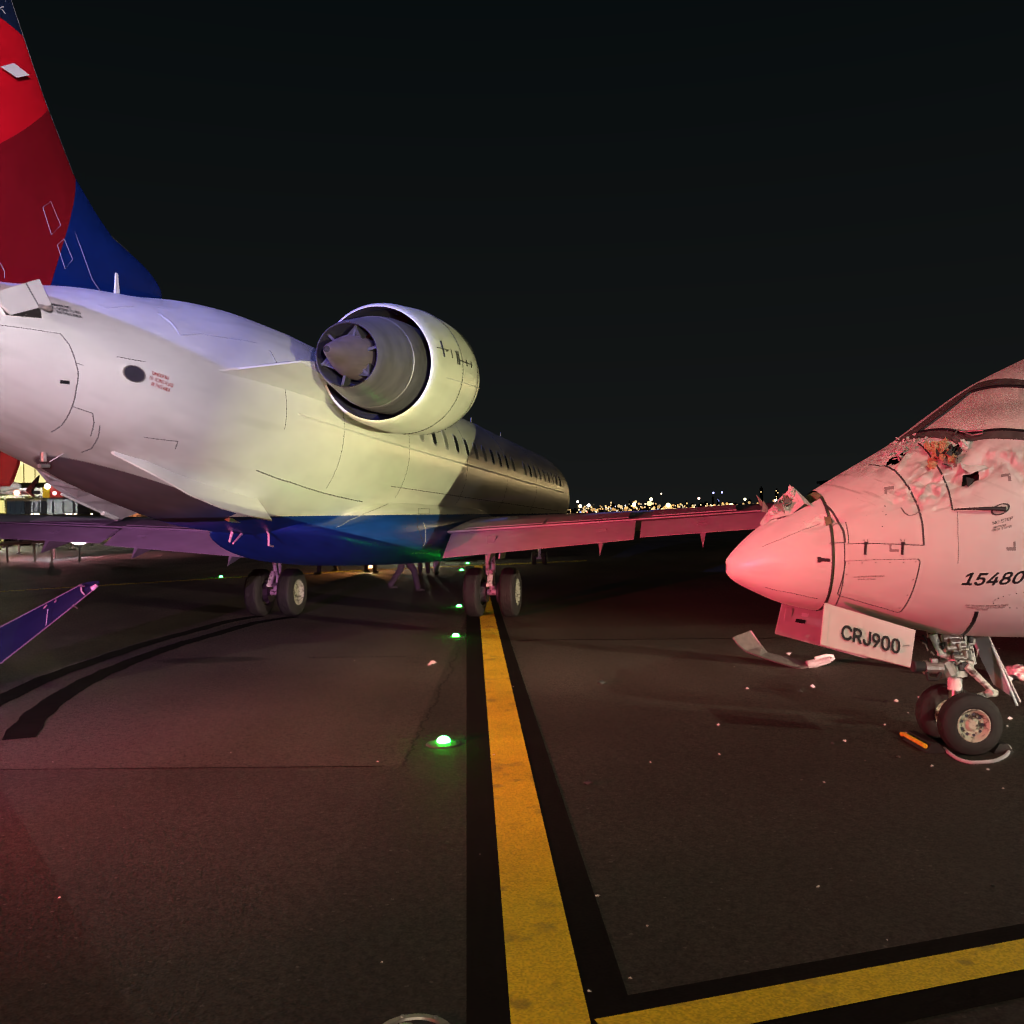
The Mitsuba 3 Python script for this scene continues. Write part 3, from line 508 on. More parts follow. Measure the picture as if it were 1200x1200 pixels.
# cabin windows
for i in range(21):
    u = -1.95 + i * .815; cu = sg.Point(0, 0)
    w = sg.box(u - .125, .245 * SR - .17, u + .125, .245 * SR + .17).buffer(-.09).buffer(.09, resolution=4)
    if i in (11,): continue
    k = part(jet, 'window', fus.sheet(w, .003), 'm_glass_cabin' if i in (0, 2, 5, 6, 10, 12, 14, 15, 16, 17, 18, 19) else 'm_glass_dark', smooth=False)
    part(k, 'frame', fus.sheet(w.buffer(.028).difference(w), .006), 'm_flap_grey', smooth=False)
wv = sg.box(16.6, .36 * SR, 17.7, .62 * SR); part(jet, 'cockpit_window', fus.sheet(wv, .004), 'm_glass_dark', smooth=False)

# engines on their pylons
def engine(sgn):
    ax = np.array([1.0, 0.0, 0.075]); ax /= np.linalg.norm(ax); o = np.array([-6.83, 2.3 * sgn, 3.57])
    W = lambda pr, n=96: xf(revolve(pr, o, ax, n), FA)
    e = key(jet + '__engine')
    scene[e] = mikit.ply(W(prof([(0.0, .668), (.01, .690), (.5, .765), (1.0, .800), (1.5, .805), (1.9, .772), (2.28, .715), (2.50, .66), (2.54, .625)], 50)), 'm_paint_a', smooth=True)
    part(e, 'inlet_lip', W(prof([(2.54, .625), (2.50, .59), (2.4, .57), (2.2, .57), (2.0, .56)], 16)), 'm_bare_metal', smooth=True)
    part(e, 'fan', cat(W([(2.0, .57), (2.0, .16)]), W([(2.0, .17), (2.12, .15), (2.3, .07), (2.35, .001)])), 'm_dark_metal', smooth=25)
    part(e, 'duct', W(prof([(0.0, .668), (.12, .664), (.5, .70), (1.0, .70), (1.25, .62), (1.3, .45)], 24)), 'm_duct_dark', smooth=True)
    part(e, 'core_cowl', W(prof([(-.98, .352), (-.97, .358), (-.62, .440), (-.25, .515), (.15, .565), (.6, .575), (1.3, .56)], 40)), 'm_engine_metal', smooth=True)
    for x, dr_ in ((-.20, .524),): part(e, 'cowl_ring', W([(x - .006, dr_ - .004), (x - .003, dr_ + .003), (x + .003, dr_ + .004), (x + .006, dr_ - .002)]), 'm_engine_metal', smooth=30)
    part(e, 'nozzle_wall', W(prof([(-.98, .352), (-.975, .340), (-.7, .34), (-.3, .33), (-.2, .20)], 16)), 'm_duct_dark', smooth=True)
    part(e, 'exhaust_plug', W(prof([(-1.54, .034), (-1.52, .045), (-1.2, .142), (-.95, .212), (-.75, .245), (-.3, .25)], 24)), 'm_plug_metal', smooth=True)
    part(e, 'plug_vent', W([(-1.538, .001), (-1.535, .034)]), 'm_cavity')
    b1, b2 = np.array([0, 1.0, 0]), np.cross(ax, [0, 1.0, 0])
    for i in range(6):
        g = i * 2 * pi / 6 + .25; d = b1 * math.cos(g) + b2 * math.sin(g); t = np.cross(ax, d)
        part(e, 'exhaust_strut', xf(obox(o - ax * .90 + d * .18 - t * .015, ax * .18, d * .165, t * .030), FA), 'm_dark_metal', smooth=False)
        if i % 2: part(e, 'mixer_lobe', xf(trimesh.convex.convex_hull(np.array([o - ax * .86 + d * .20 + t * .10, o - ax * .86 + d * .20 - t * .10, o - ax * .92 + d * .33, o - ax * .6 + d * .30 + t * .06, o - ax * .6 + d * .30 - t * .06])), FA), 'm_dark_metal', smooth=False)
    if sgn > 0:
        def ring(x, g0, g1, w):                                   # short marks and clips on the cowl
            pr = prof([(0.0, .668), (.01, .690), (.5, .765), (1.0, .800), (1.5, .805), (2.0, .775), (2.4, .72)], 60); r = float(np.interp(x, pr[:, 0], pr[:, 1])) + .006
            return xf(tube([o + ax * x + r * (b1 * math.cos(g) + b2 * math.sin(g)) for g in np.linspace(g0, g1, 24)], w, 6), FA)
        for x, g0, g1, w in ((.30, .10, .36, .013), (.78, .04, .25, .010), (.85, .04, .25, .010), (.60, .12, .26, .006), (1.2, .05, .16, .008), (1.45, .06, .16, .007), (.44, .20, .22, .018), (1.0, -1.6, 1.4, .0045), (1.9, -1.6, 1.4, .0045)): part(e, 'cowl_latch' if w > .005 else 'cowl_seam', ring(x, g0, g1, w), 'm_ink' if w > .005 else 'm_seam')
        def along(x0, x1, g, w):
            pr = prof([(0.0, .668), (.01, .690), (.5, .765), (1.0, .800), (1.5, .805), (2.0, .775), (2.4, .72)], 60)
            return xf(tube([o + ax * x + (float(np.interp(x, pr[:, 0], pr[:, 1])) + .006) * (b1 * math.cos(g) + b2 * math.sin(g)) for x in np.linspace(x0, x1, 12)], w, 6), FA)
        for x0, x1, g, w in ((.12, .50, .23, .006), (.85, 1.5, .11, .006)): part(e, 'cowl_latch', along(x0, x1, g, w), 'm_ink')
        part(e, 'cowl_seam', along(.4, 2.2, -.22, .006), 'm_seam_light')
    part(jet, 'pylon', wing([(sgn * 1.05, -4.0, -9.0, 3.42, 3.14, .085), (sgn * 1.75, -4.4, -7.75, 3.55, 3.46, .11)], FA), 'm_paint_a', smooth=40)
engine(1); engine(-1)

# wings with lowered flaps
zt = lambda r: 1.585 + .052 * (r - 1.4)
tw = lambda r: -.95 - .24 * max(0, r - 5)
def half(sgn):
    R = sgn
    part(jet, 'wing', wing([(R * .5, 5.0, -.95, zt(.5), zt(.5), .12), (R * 1.4, 4.5, -.95, zt(1.4) , zt(1.4), .12), (R * 4.95, 2.55, -.95, zt(4.95), zt(4.95), .115), (R * 12.3, -1.45, tw(12.3), zt(12.3), zt(12.3), .10)], FA), 'm_wing_grey', smooth=40)
    part(jet, 'flap', wing([(R * 1.62, -.80, -1.50, 1.57, 1.14, .11), (R * 4.92, -.82, -1.5, 1.745, 1.425, .11)], FA), 'm_flap_grey', smooth=40, label='inboard flap lowered behind the wing')
    part(jet, 'flap', wing([(R * 5.02, -.86, -1.47, 1.725, 1.46, .11), (R * 8.9, tw(8.9) + .12, tw(8.9) - .45, zt(8.9) - .02, zt(8.9) - .27, .11)], FA), 'm_flap_grey', smooth=40)
    part(jet, 'aileron', wing([(R * 9.0, tw(9.0) + .05, tw(9.0) - .35, zt(9.0), zt(9.0) - .03, .12), (R * 11.9, tw(11.9) + .05, tw(11.9) - .3, zt(11.9), zt(11.9) - .02, .12)], FA), 'm_flap_grey', smooth=40)
    for i, (r0, r1) in enumerate(((1.9, 3.3), (3.35, 4.8), (5.2, 6.6))):
        part(jet, 'spoiler', xf(obox((-.96 + tw(r0) + .95, R * r0, zt(r0) + .035), (.55, 0, .10), (tw(r1) - tw(r0), R * (r1 - r0), zt(r1) - zt(r0)), (0, 0, .012)), FA), 'm_wing_grey', smooth=False)
    for r, dz in ((2.42, .30), (4.35, .26), (6.05, .22), (7.55, .20)):
        z0 = zt(r) - .10; a0 = tw(r)
        part(jet, 'flap_fairing', xf(trimesh.convex.convex_hull(np.array([[a0 + 1.3, R * r, z0 - .02], [a0 + .6, R * (r - .07), z0], [a0 + .6, R * (r + .07), z0], [a0 - .2, R * (r - .085), z0 - .02], [a0 - .2, R * (r + .085), z0 - .02], [a0 - .25, R * (r - .055), z0 - .2], [a0 - .25, R * (r + .055), z0 - .2], [a0 - .55, R * r, z0 - dz - .22]])), FA), 'm_wing_grey' , smooth=20)
    part(jet, 'winglet', wing([(R * 12.25, -1.5, -2.85, zt(12.3), zt(12.3), .09), (R * 12.55, -2.1, -3.0, zt(12.3) + .45, zt(12.3) + .45, .09), (R * 12.75, -2.75, -3.3, zt(12.3) + 1.2, zt(12.3) + 1.2, .08)], FA), 'm_navy_paint', smooth=40)
    # main gear
    c = np.array([0, R * 2.175, .46])
    part(jet, 'main_gear_strut', xf(cat(bar(c, c + [0, -R * .02, .42], .055), bar(c + [0, -R * .02, .36], c + [.05, -R * .06, 1.15], .085), bar(c + [-.12, -R * .06, .34], c + [-.22, -R * .05, .72], .04), bar(c + [0, -.30, 0], c + [0, .30, 0], .06), bar(c + [.05, -R * .05, .85], c + [.1, -R * .75, 1.2], .045)), FA), 'm_gear_paint')
    part(jet, 'torque_link', xf(cat(obox(c + [-.30, -.06, .12], (.24, 0, .02), (0, .12, 0), (0, 0, .05)), obox(c + [-.30, -.05, .14], (.16, 0, .28), (0, .10, 0), (.05, 0, 0))), FA), 'm_gear_paint', smooth=False)
    for s in (-1, 1):
        part(jet, 'brake_unit', xf(revolve([(-.10, .05), (-.10, .19), (.10, .19), (.10, .05)], c + [0, s * .20, 0], (0, 1.0, 0), 24), FA), 'm_dark_metal', smooth=25)
        wheel(jet, FA, c + [0, s * .335, 0], (0, float(s), 0), .46, .31, 'm_hub_paint')
    part(jet, 'gear_door', xf(obox(c + [.05, R * .10, .62], (.5, 0, 0), (0, R * .03, 0), (0, R * .1, .55)), FA), 'm_flap_grey', smooth=False)
half(1); half(-1)
c = np.array([18.2, 0, .38 + .25])
part(jet, 'nose_gear_strut', xf(cat(bar(c, c + [.12, 0, 1.2], .06), bar(c + [0, -.18, 0], c + [0, .18, 0], .04)), FA), 'm_gear_paint')
for s in (-1, 1): wheel(jet, FA, c + [0, s * .2, 0], (0, float(s), 0), .25, .17, 'm_hub_paint')
part(jet, 'nose_gear_door', xf(obox(c + [-.3, .28, .45], (.9, 0, 0), (0, .02, 0), (0, .08, .5)), FA), 'm_flap_grey', smooth=False)

# ------------------------------------------------------------------ the damaged airliner on the right
bt = [(0, 1.46), (.012, 1.515), (.04, 1.555), (.09, 1.61), (.21, 1.72), (.38, 1.85), (.65, 2.015), (.93, 2.18), (1.37, 2.43), (1.71, 2.67), (2.02, 2.88), (2.39, 3.06), (2.9, 3.27), (3.5, 3.45), (4.3, 3.57), (5.5, 3.60), (14, 3.62)]
bb = [(0, 1.46), (.012, 1.41), (.04, 1.375), (.09, 1.335), (.2, 1.275), (.44, 1.17), (.64, 1.12), (1.01, 1.06), (1.49, .95), (1.68, .91), (2.36, .88), (4, .885), (14, .90)]
bw = [(0, .004), (.012, .05), (.04, .088), (.09, .14), (.21, .225), (.38, .32), (.65, .445), (1.0, .60), (1.4, .79), (1.9, 1.0), (2.4, 1.14), (3, 1.27), (4, 1.36), (5, 1.38), (14, 1.38)]
ub = np.unique([p[0] for p in bt + bb + bw]); ev = lambda q: PchipInterpolator(*np.array(q).T)(ub)
top_, bot_, w_ = ev(bt), ev(bb), ev(bw)
zc_ = np.maximum((top_ + bot_) / 2, 0) - .04 * np.clip(ub - .5, 0, 2)
nose = Hull(FB, ub, zc_, w_, top_ - zc_ + .002, zc_ - bot_ + .002, n=2.05); NR = nose.R
def worley(p, seed):
    i = np.floor(p).astype(int); d1 = np.full(p.shape[:-1], 9.0); d2 = d1.copy()
    for a in (-1, 0, 1):
        for b in (-1, 0, 1):
            c = i + [a, b]; q = np.stack([c[..., 0], c[..., 1], c[..., 0] * 0 + seed], -1)
            o = np.stack([meshkit.noise(q + .0, 1), meshkit.noise(q + .0, 2)], -1); d = np.linalg.norm(c + o - p, axis=-1)
            d2 = np.where(d < d1, d1, np.minimum(d2, d)); d1 = np.minimum(d1, d)
    return d1, d2
DM = {k: np.array(nose.uv([p])[0]) for k, p in dict(fold=(1085, 572), hole=(1048, 536), foam=(1102, 533), curl=(1140, 552), right=(1185, 540), tip=(935, 592), front=(965, 612), lower=(1060, 600)).items()}
CREASES = [(nose.uv([a, b]), amp, w) for a, b, amp, w in (((1060, 567), (1088, 543), -.035, .03), ((1074, 588), (1088, 566), .030, .022), ((1088, 566), (1096, 582), -.030, .016), ((1097, 596), (1112, 592), -.018, .016), ((1052, 550), (1064, 534), .03, .02),
           ((1110, 560), (1135, 566), -.03, .03), ((1128, 548), (1158, 549), .035, .02), ((1132, 560), (1150, 556), -.05, .02), ((1172, 532), (1200, 560), -.02, .025), ((1160, 530), (1190, 532), .018, .02), ((1066, 572), (1076, 598), -.03, .018), ((960, 606), (985, 612), -.02, .02))]
def g2(p, c, a, b): return np.exp(-((p[..., 0] - c[0]) / a) ** 2 - ((p[..., 1] - c[1]) / b) ** 2)
def dent(u, th):
    th = (th + pi) % (2 * pi) - pi; p = np.stack([u, th * NR], -1); e = 0.0
    m = np.clip(g2(p, DM['fold'], .26, .22) + .9 * g2(p, DM['foam'], .22, .16) + .5 * g2(p, DM['curl'], .22, .14) + .35 * g2(p, DM['right'], .3, .2) + .6 * g2(p, DM['hole'], .14, .12), 0, 1)
    f1, f2 = worley(p * [6.5, 6.0] + .15 * np.sin(p * 9), 3); e = e + m * (.075 * (.45 - f1) - .03)
    q3 = np.concatenate([p * [7.0, 8.5], p[..., :1] * 0], -1); nz = meshkit.noise(q3 + 2.7, 8) - .5; nz2 = meshkit.noise(q3 * 1.9 + 9.1, 9) - .5; e = e - m * (.019 * np.exp(-(nz / .05) ** 2) + .008 * np.exp(-(nz2 / .06) ** 2)); f1, f2 = worley(p * [13, 11] + [3.3, 8], 5); e = e - m * .008 * np.exp(-((f2 - f1) / .08) ** 2)
    e = e - .10 * g2(p, DM['tip'], .14, .16) - .035 * g2(p, DM['front'], .10, .10)
    for (a, b), amp, w in CREASES:
        a, b = np.array(a), np.array(b); d = b - a; t = np.clip(((p - a) @ d) / (d @ d), 0, 1); q = np.linalg.norm(p - a - t[..., None] * d, axis=-1); e = e + amp * np.exp(-(q / w) ** 2)
    e = e + .004 * (meshkit.noise(np.concatenate([p * 3.2, p[..., :1] * 0], -1), 4) - .5) * (u > .72)
    return e
nose.disp = dent
RIM = .70
dj = thing('damaged_jet', 'white regional jet with a crushed nose and cracked windshield, standing at the right', 'airplane')
thg = np.arange(360) * 2 * pi / 360
def jag(U, H, s): return .35 * (meshkit.noise(np.stack([U * 28, H * 34, U * 0 + s], -1), 6) - .5)
def wrapv(H): return ((H + pi) % (2 * pi) - pi) * NR
def keep_nose(U, H):
    p = np.stack([U, wrapv(H)], -1)
    return (np.hypot((p[..., 0] - DM['hole'][0]) / .065, (p[..., 1] - DM['hole'][1] + .05) / .11) > 1 + jag(U, H, 1) * 2) & (np.hypot((p[..., 0] - DM['curl'][0] + .03) / .045, (p[..., 1] - DM['curl'][1] + .05) / .04) > 1 + jag(U, H, 2) * 2) & \
           (np.hypot((p[..., 0] - DM['foam'][0] - .06) / .09, (p[..., 1] - DM['foam'][1]) / .05) > 1 + jag(U, H, 3) * 2)
def keep_dome(U, H):
    p = np.stack([U, wrapv(H)], -1); return ~((U > .36 + .12 * np.abs(H - 1.75) + jag(U, H, 4) * .25) & (H > 1.18 + jag(U, H, 5) * .5) & (H < 2.6))
NF = part(dj, 'fuselage', nose.mesh(np.r_[np.linspace(RIM + .012, 2.6, 190), np.linspace(2.65, 14, 50)], 360, caps=False, keep=keep_nose), 'm_paint_b', smooth=True)
RD = part(dj, 'radome', nose.mesh(np.r_[np.linspace(0, .05, 10)[1:], np.linspace(.06, RIM, 60)], 240, caps=False, keep=keep_dome), 'm_paint_b', smooth=True, label='nose cone of the damaged jet, torn along its top edge')
nd, nose.disp = nose.disp, None
us = np.linspace(.25, 14, 60); TH, = (np.arange(64) * 2 * pi / 64,); U, H = np.meshgrid(us, TH, indexing='ij')
part(dj, 'inner_shell', xf(grid(nose.loc(U, H, -.12)), FB), 'm_cavity', smooth=True)
part(dj, 'bulkhead', xf(grid(np.stack([nose.loc(0 * thg + RIM + .01, thg, -.012), nose.loc(0 * thg + RIM - .03, thg, -.012), nose.loc(0 * thg + RIM - .03, thg, -.14)], 0), caps=True), FB), 'm_primer_green', smooth=False)
nose.disp = nd
def nline(pts, w=.007, m='m_seam', par=None, closed=False, off=.0025, raw=False): return part(par or NF, 'panel_seam', nose.line(pts if raw else nose.uv(pts), w, off, closed=closed, step=.03), m, smooth=False)
# radome seams and latch
nline([(893, 641), (920, 630), (948, 618), (960, 612)], .006, par=RD); nline([(897, 688), (925, 694), (958, 701)], .007, par=RD)
part(RD, 'rim_edge', nose.line([(RIM - .004, t * NR) for t in np.linspace(-2.9, 1.15, 70)], .010, .004, step=.03), 'm_seam', smooth=False)
part(NF, 'rim_band', nose.line([(RIM + .075, t * NR) for t in np.linspace(-2.0, .35, 60)], .006, .003, step=.03), 'm_seam', smooth=False)
def tag(pts, m='m_ink', name='latch', par=None, off=.006): return part(par or NF, name, nose.sheet(sg.Polygon(nose.uv(pts)).buffer(0), off, .05), m, smooth=False)
tag([(958, 653.5), (972.5, 654.5), (972.5, 658), (958, 657.5)], par=RD); tag([(958, 652.5), (962, 652.5), (962, 659), (958, 659)], par=RD, off=.010)
for x in (1014, 1057.5):
    tag([(x - 1.4, 636), (x + 1.8, 636), (x + 1.2, 650), (x - 1.8, 650)]); tag([(x - 1.5, 635), (x + 3, 635), (x + 3, 638), (x - 1.5, 638)], off=.010)
    tag([(x - 2, 632), (x - 1.2, 632), (x - 1.2, 634), (x - 2, 634)], off=.004); tag([(x + 2, 632), (x + 2.8, 632), (x + 2.8, 634), (x + 2, 634)], off=.004)
for pts in ([(1036, 571), (1047, 569), (1047, 572), (1039, 573.5), (1039, 578), (1036, 578)], [(1042, 637), (1047, 636.5), (1047, 638), (1044.5, 638.5), (1044.5, 643.5), (1053, 643.5), (1053, 646.5), (1042, 646.5)],
            [(1172.5, 555.5), (1183.5, 554), (1185, 563.5), (1181.5, 564), (1180.5, 558), (1172.5, 559)], [(1187, 634.5), (1190, 634.5), (1190, 645), (1179, 645), (1179, 641), (1187, 641)]):
    tag(pts, 'm_ink_grey', 'corner_mark', off=.003)
# bay door, access panel and seams
nline([(1018, 545), (1035, 545), (1050, 553), (1063, 568), (1074, 590), (1080, 612), (1082.5, 639), (1040, 637.5), (992, 637.5)], .012)
nline([(966, 591), (975, 600), (982, 612), (988, 622), (990, 636), (972, 636.5)], .014); nline([(974, 618), (981, 612)], .008)
nline([(994, 637), (994, 628), (991, 612)], .005)
nline([(991, 657.5), (1020, 656), (1050, 655.5), (1076, 655), (1078, 658), (1074, 677), (1066, 700), (1056, 716), (1052, 717.5), (1020, 708), (984, 698), (981.5, 696), (983, 690), (990, 663)], .007, closed=True)
for x, y in ((994, 660), (1010, 659.5), (1026, 659), (1043, 659), (1059, 658.5), (1073, 658), (992, 673), (988, 686), (985, 696), (998, 701.5), (1024, 709.5), (1038, 713), (1054, 712), (1063, 697), (1070, 679)):
    c0 = nose.uv([(x, y)])[0]; part(NF, 'rivet', nose.sheet(sg.Point(c0).buffer(.0055, resolution=3), .004, .05), 'm_seam', smooth=False)
nline([(1076, 520), (1092, 537), (1103, 555), (1111, 575), (1116, 597), (1120, 598)], .010); nline([(1121.5, 600), (1122, 625), (1122, 660)], .004, 'm_ink_grey')
for x, y in ((1034, 599), (1038, 603), (1034, 617), (1036, 592)): c0 = nose.uv([(x, y)])[0]; part(NF, 'chip', nose.sheet(sg.Point(c0).buffer(.006, resolution=3), .003, .05), 'm_seam', smooth=False)
nline([(1055, 594), (1060, 601), (1065, 604.5), (1072, 603), (1076, 600)], .006)
cu, cv = nose.uv([(1172, 597)])[0]
rg = part(NF, 'sensor_ring', nose.sheet(sg.Point(cu, cv).buffer(.055).difference(sg.Point(cu, cv).buffer(.044)), .005, .05), 'm_seam', smooth=False)
part(rg, 'sensor_plate', nose.sheet(sg.Point(cu, cv).buffer(.043), .004, .05), 'm_gear_paint', smooth=False)
pb = [nose.pt(*nose.at(x, y), o) for x, y, o in ((1178, 597, .02), (1160, 597, .04), (1140, 597.5, .045), (1119, 598, .03))]
part(NF, 'pitot_probe', tube(pb, [.017, .014, .009, .006], 8), 'm_dark_metal')
sh = nose.uv([(1169, 721)])[0]
nline([(1144.5, 716), (1141, 727), (1135, 737), (1127, 744)], .026, 'm_ink'); 
oc = nose.uv([(1200, 703)])[0]
for i in range(26):
    g = i * 2 * pi / 26; c0 = (oc[0] + .19 * math.cos(g), oc[1] + .115 * math.sin(g)); part(NF, 'rivet', nose.sheet(sg.Point(c0).buffer(.004, resolution=3), .004, .05), 'm_seam', smooth=False)
# lettering: fleet number and small notices
def words(txt, p0, p1, h, m, name='lettering', **k):      # characters along the line from p0 to p1 on the skin
    (u, v), (u2, v2) = nose.uv([p0])[0], nose.uv([p1])[0]; f = np.array([.5, .5]); kk = NR / float(nose.w((u + u2) / 2))
    L = math.hypot(u2 - u, (v2 - v) / kk); ang = math.atan2((v2 - v) / kk, u2 - u); sp = spread(txt, h, 1.0); last = meshkit.text_mesh(sp[-1][0], h, .002).bounds; sx = L / (sp[-1][1] + last[1][0])
    for c, adv in sp: part(NF, name, nose.text(c, u + adv * sx * math.cos(ang), v + adv * sx * math.sin(ang) * kk, h, angle=ang, sx=sx, **k), m, smooth=False)
def spread(txt, h, sx=1.0, gap=.17):
    out, at = [], 0.0
    for c in txt:
        w = meshkit.text_mesh(c, h, .002).bounds if c != ' ' else None
        if c != ' ': out.append((c, at - w[0][0] * sx)); at += (w[1][0] - w[0][0]) * sx + h * gap
        else: at += h * .45
    return out
words('15480', (1126.5, 684.5), (1195.5, 682.8), .100, 'm_ink', shear=.15, bold=True)
for s, x, y, h in (('NO STEP', 1163, 615, .020), ('NO PUSH', 1164, 619.5, .012), ('PITOT STATIC', 1162, 623, .012), ('CLOSE DOOR BEFORE FLIGHT', 1000, 676.5, .010), ('CHECK LATCHES', 1005, 679.5, .010), ('NO TOWING BEYOND LIMIT', 1131, 709, .014), ('TOWING FORCE AND TURN LIMIT', 1132, 711.5, .010), ('RED MARKS', 1143, 714.5, .010)):
    u, v = nose.uv([(x, y)])[0]
    k_ = part(NF, 'notice', nose.text(s, u, v, h), 'm_ink' if x < 1190 and y < 640 else 'm_ink_grey', smooth=False, kind='stuff')
# windshield
wo = [(1044, 522), (1060, 511), (1077, 499), (1107, 476), (1146, 450.5), (1200, 447), (1290, 441), (1300, 512), (1200, 516), (1120, 518)]
wi = [(1077.5, 508), (1090, 499), (1108, 486), (1139, 461), (1146, 459), (1200, 455.5), (1268, 451), (1276, 505), (1200, 506), (1130, 508)]
PO, PI = sg.Polygon(nose.uv(wo)).buffer(0), sg.Polygon(nose.uv(wi)).buffer(0)
ws = part(dj, 'windshield', nose.sheet(PI.buffer(.012), .004, .05), 'm_glass_cracked', smooth=False, label='crazed, cracked windshield pane')
part(ws, 'frame', nose.sheet(PO.difference(PI), .010, .05), 'm_frame_dark', smooth=False)
part(ws, 'seal', nose.sheet(PI.buffer(.010).difference(PI.buffer(-.004)), .020, .05), 'm_ink', smooth=False)
part(ws, 'wiper', tube([nose.pt(*nose.at(x, y), .035) for x, y in ((1120, 512), (1124, 507), (1140, 512), (1152, 511), (1153, 507), (1126, 509))], .007, 6), 'm_rough_metal')
u0 = nose.uv([(1300, 510)])[0]
part(dj, 'side_window', nose.sheet(sg.Polygon(nose.uv([(1310, 440), (1440, 432), (1450, 500), (1318, 505)])).buffer(0), .004, .08), 'm_glass_dark', smooth=False)

# torn metal, insulation and the peeled nose-cone edge
def shards(c, hull_n, count, size, seed, spread_):
    r = random.Random(seed); out = []; n = np.asarray(hull_n) / np.linalg.norm(hull_n)
    for i in range(count):
        p = np.asarray(c) + np.array([r.gauss(0, 1) * q for q in spread_]); d = n * r.uniform(.1, 1.0) + np.array([r.gauss(0, .6) for _ in range(3)]); d /= np.linalg.norm(d)
        t = np.cross(d, [r.gauss(0, 1) for _ in range(3)]); t /= np.linalg.norm(t); L, w = size * r.uniform(.4, 1.2), size * r.uniform(.15, .5); k = np.cross(d, t) * .004
        b = np.cross(d, t) * L * r.uniform(-.4, .4)
        q = np.array([p - t * w, p + t * w, p + d * L * .5 + t * w * r.uniform(.2, .9) + b, p + d * L + t * w * r.uniform(-.6, .6) + b * 2, p + d * L * .55 - t * w * r.uniform(.3, .9) + b])
        v = np.vstack([q + k, q - k]); f = [[0, 1, 2], [0, 2, 4], [2, 3, 4], [6, 5, 7], [7, 5, 9], [8, 7, 9]]
        for a, b_ in ((0, 1), (1, 2), (2, 3), (3, 4), (4, 0)): f += [[a, b_ + 5, b_], [a, a + 5, b_ + 5]]
        out.append(tm(v, f))
    return cat(*out)
def lump(c, r, seed, sq=(1, 1, 1), am=1.0):
    m = trimesh.creation.icosphere(3, 1.0); v = m.vertices; n = meshkit.fbm(v * 2.2 + seed * 7.1, 4, seed) - .5; n2 = np.abs(meshkit.noise(v * 4 + seed, seed) - .5)
    n3 = np.abs(meshkit.noise(v * 7 + seed * 3, seed) - .5); return tm(np.asarray(c) + v * (1 + am * (1.5 * n - .9 * n2 - .5 * n3))[:, None] * r * np.array(sq), m.faces)
def npt(x, y, o=0.0): return nose.pt(*nose.at(x, y), o)
nv = np.array([-.3, -.75, .6])
r6 = random.Random(17)
for i in range(26):
    x, y = r6.gauss(1102, 6.5), r6.gauss(530, 6.5); part(dj, 'insulation', lump(npt(x, y, r6.uniform(0, .045)), r6.uniform(.016, .034), i + 1, (r6.uniform(.7, 1.4), 1, r6.uniform(.7, 1.4))), 'm_insulation', smooth=False, label='torn orange insulation' if i == 0 else None)
part(dj, 'torn_lining', lump(npt(1130, 524, .02), .036, 21, (1, .8, 1.25)), 'm_plain_white', smooth=True)
part(dj, 'torn_metal', shards(npt(1117, 533, .0), nv, 34, .055, 3, (.05, .02, .035)), 'm_dark_metal', smooth=False, kind='stuff')
part(dj, 'torn_metal', shards(npt(1047, 535, .0), nv, 16, .05, 4, (.06, .02, .04)), 'm_paint_b', smooth=False, kind='stuff')
part(dj, 'torn_metal', shards(npt(1085, 518, .01), nv, 30, .035, 5, (.12, .03, .03)), 'm_paint_b', smooth=False, kind='stuff')
part(dj, 'torn_metal', shards(npt(1122, 543, .0), nv, 12, .05, 6, (.05, .02, .03)), 'm_rough_metal', smooth=False, kind='stuff')
arc = [npt(x, y, o) for x, y, o in ((1124, 545, .01), (1129, 553, .045), (1138, 556, .06), (1149, 552, .05), (1157, 546, .01))]; arc2 = [npt(x, y, o) for x, y, o in ((1125, 541, .0), (1131, 546, .02), (1140, 548, .03), (1149, 547, .03), (1156, 545, .01))]
P = np.stack([np.array(arc), np.array(arc2), np.array(arc2) + [0, .012, .004], np.array(arc) + [0, .012, .004]], 1)
part(dj, 'peeled_skin', grid(P), 'm_plain_white', smooth=50)
part(dj, 'peeled_skin', plate([npt(1131, 558, .02), npt(1140, 558, .03), npt(1136, 571, .035), npt(1133, 570, .02)], .006), 'm_dark_metal', smooth=False)
e1 = [npt(893, 617, .0), npt(905, 609, .015), npt(925, 599, .03), npt(945, 594, .035), npt(953, 596, .02)]; e2 = [npt(893, 615, .02), npt(905, 604, .05), npt(922, 593, .085), npt(938, 584, .11), npt(946, 587, .08)]
P = np.stack([np.array(e1), np.array(e2), np.array(e2) + [0, .02, .0], np.array(e1) + [0, .02, 0]], 1)
part(RD, 'peeled_edge', grid(P), 'm_paint_b', smooth=False)
tp = on_y(925, 598, 7.60)
for i, (x, y, r, s) in enumerate(((927, 578, .045, (.55, .8, 1.3)), (933, 586, .05, (.9, 1, .8)), (921, 586, .04, (.7, 1, 1)), (915, 596, .05, (1.2, 1, .7)), (931, 594, .055, (1.2, 1, .7)), (941, 590, .045, (1.2, 1, .6)), (908, 602, .04, (1.2, 1, .6)))):
    part(dj, 'crumpled_lining', lump(on_y(x, y, 7.58 + .03 * (i % 3)), r, 40 + i, s), 'm_primer_green' if i % 3 == 2 else 'm_paint_b', smooth=False, label='crumpled torn lining on top of the nose cone' if i == 0 else None)
part(dj, 'torn_metal', shards(tp, (-.2, -.2, 1), 40, .09, 9, (.12, .10, .03)), 'm_rough_metal', smooth=False, kind='stuff')
part(dj, 'torn_metal', shards(on_y(952, 602, 7.5), (-.2, -.4, 1), 14, .06, 10, (.05, .07, .03)), 'm_primer_green', smooth=False, kind='stuff')

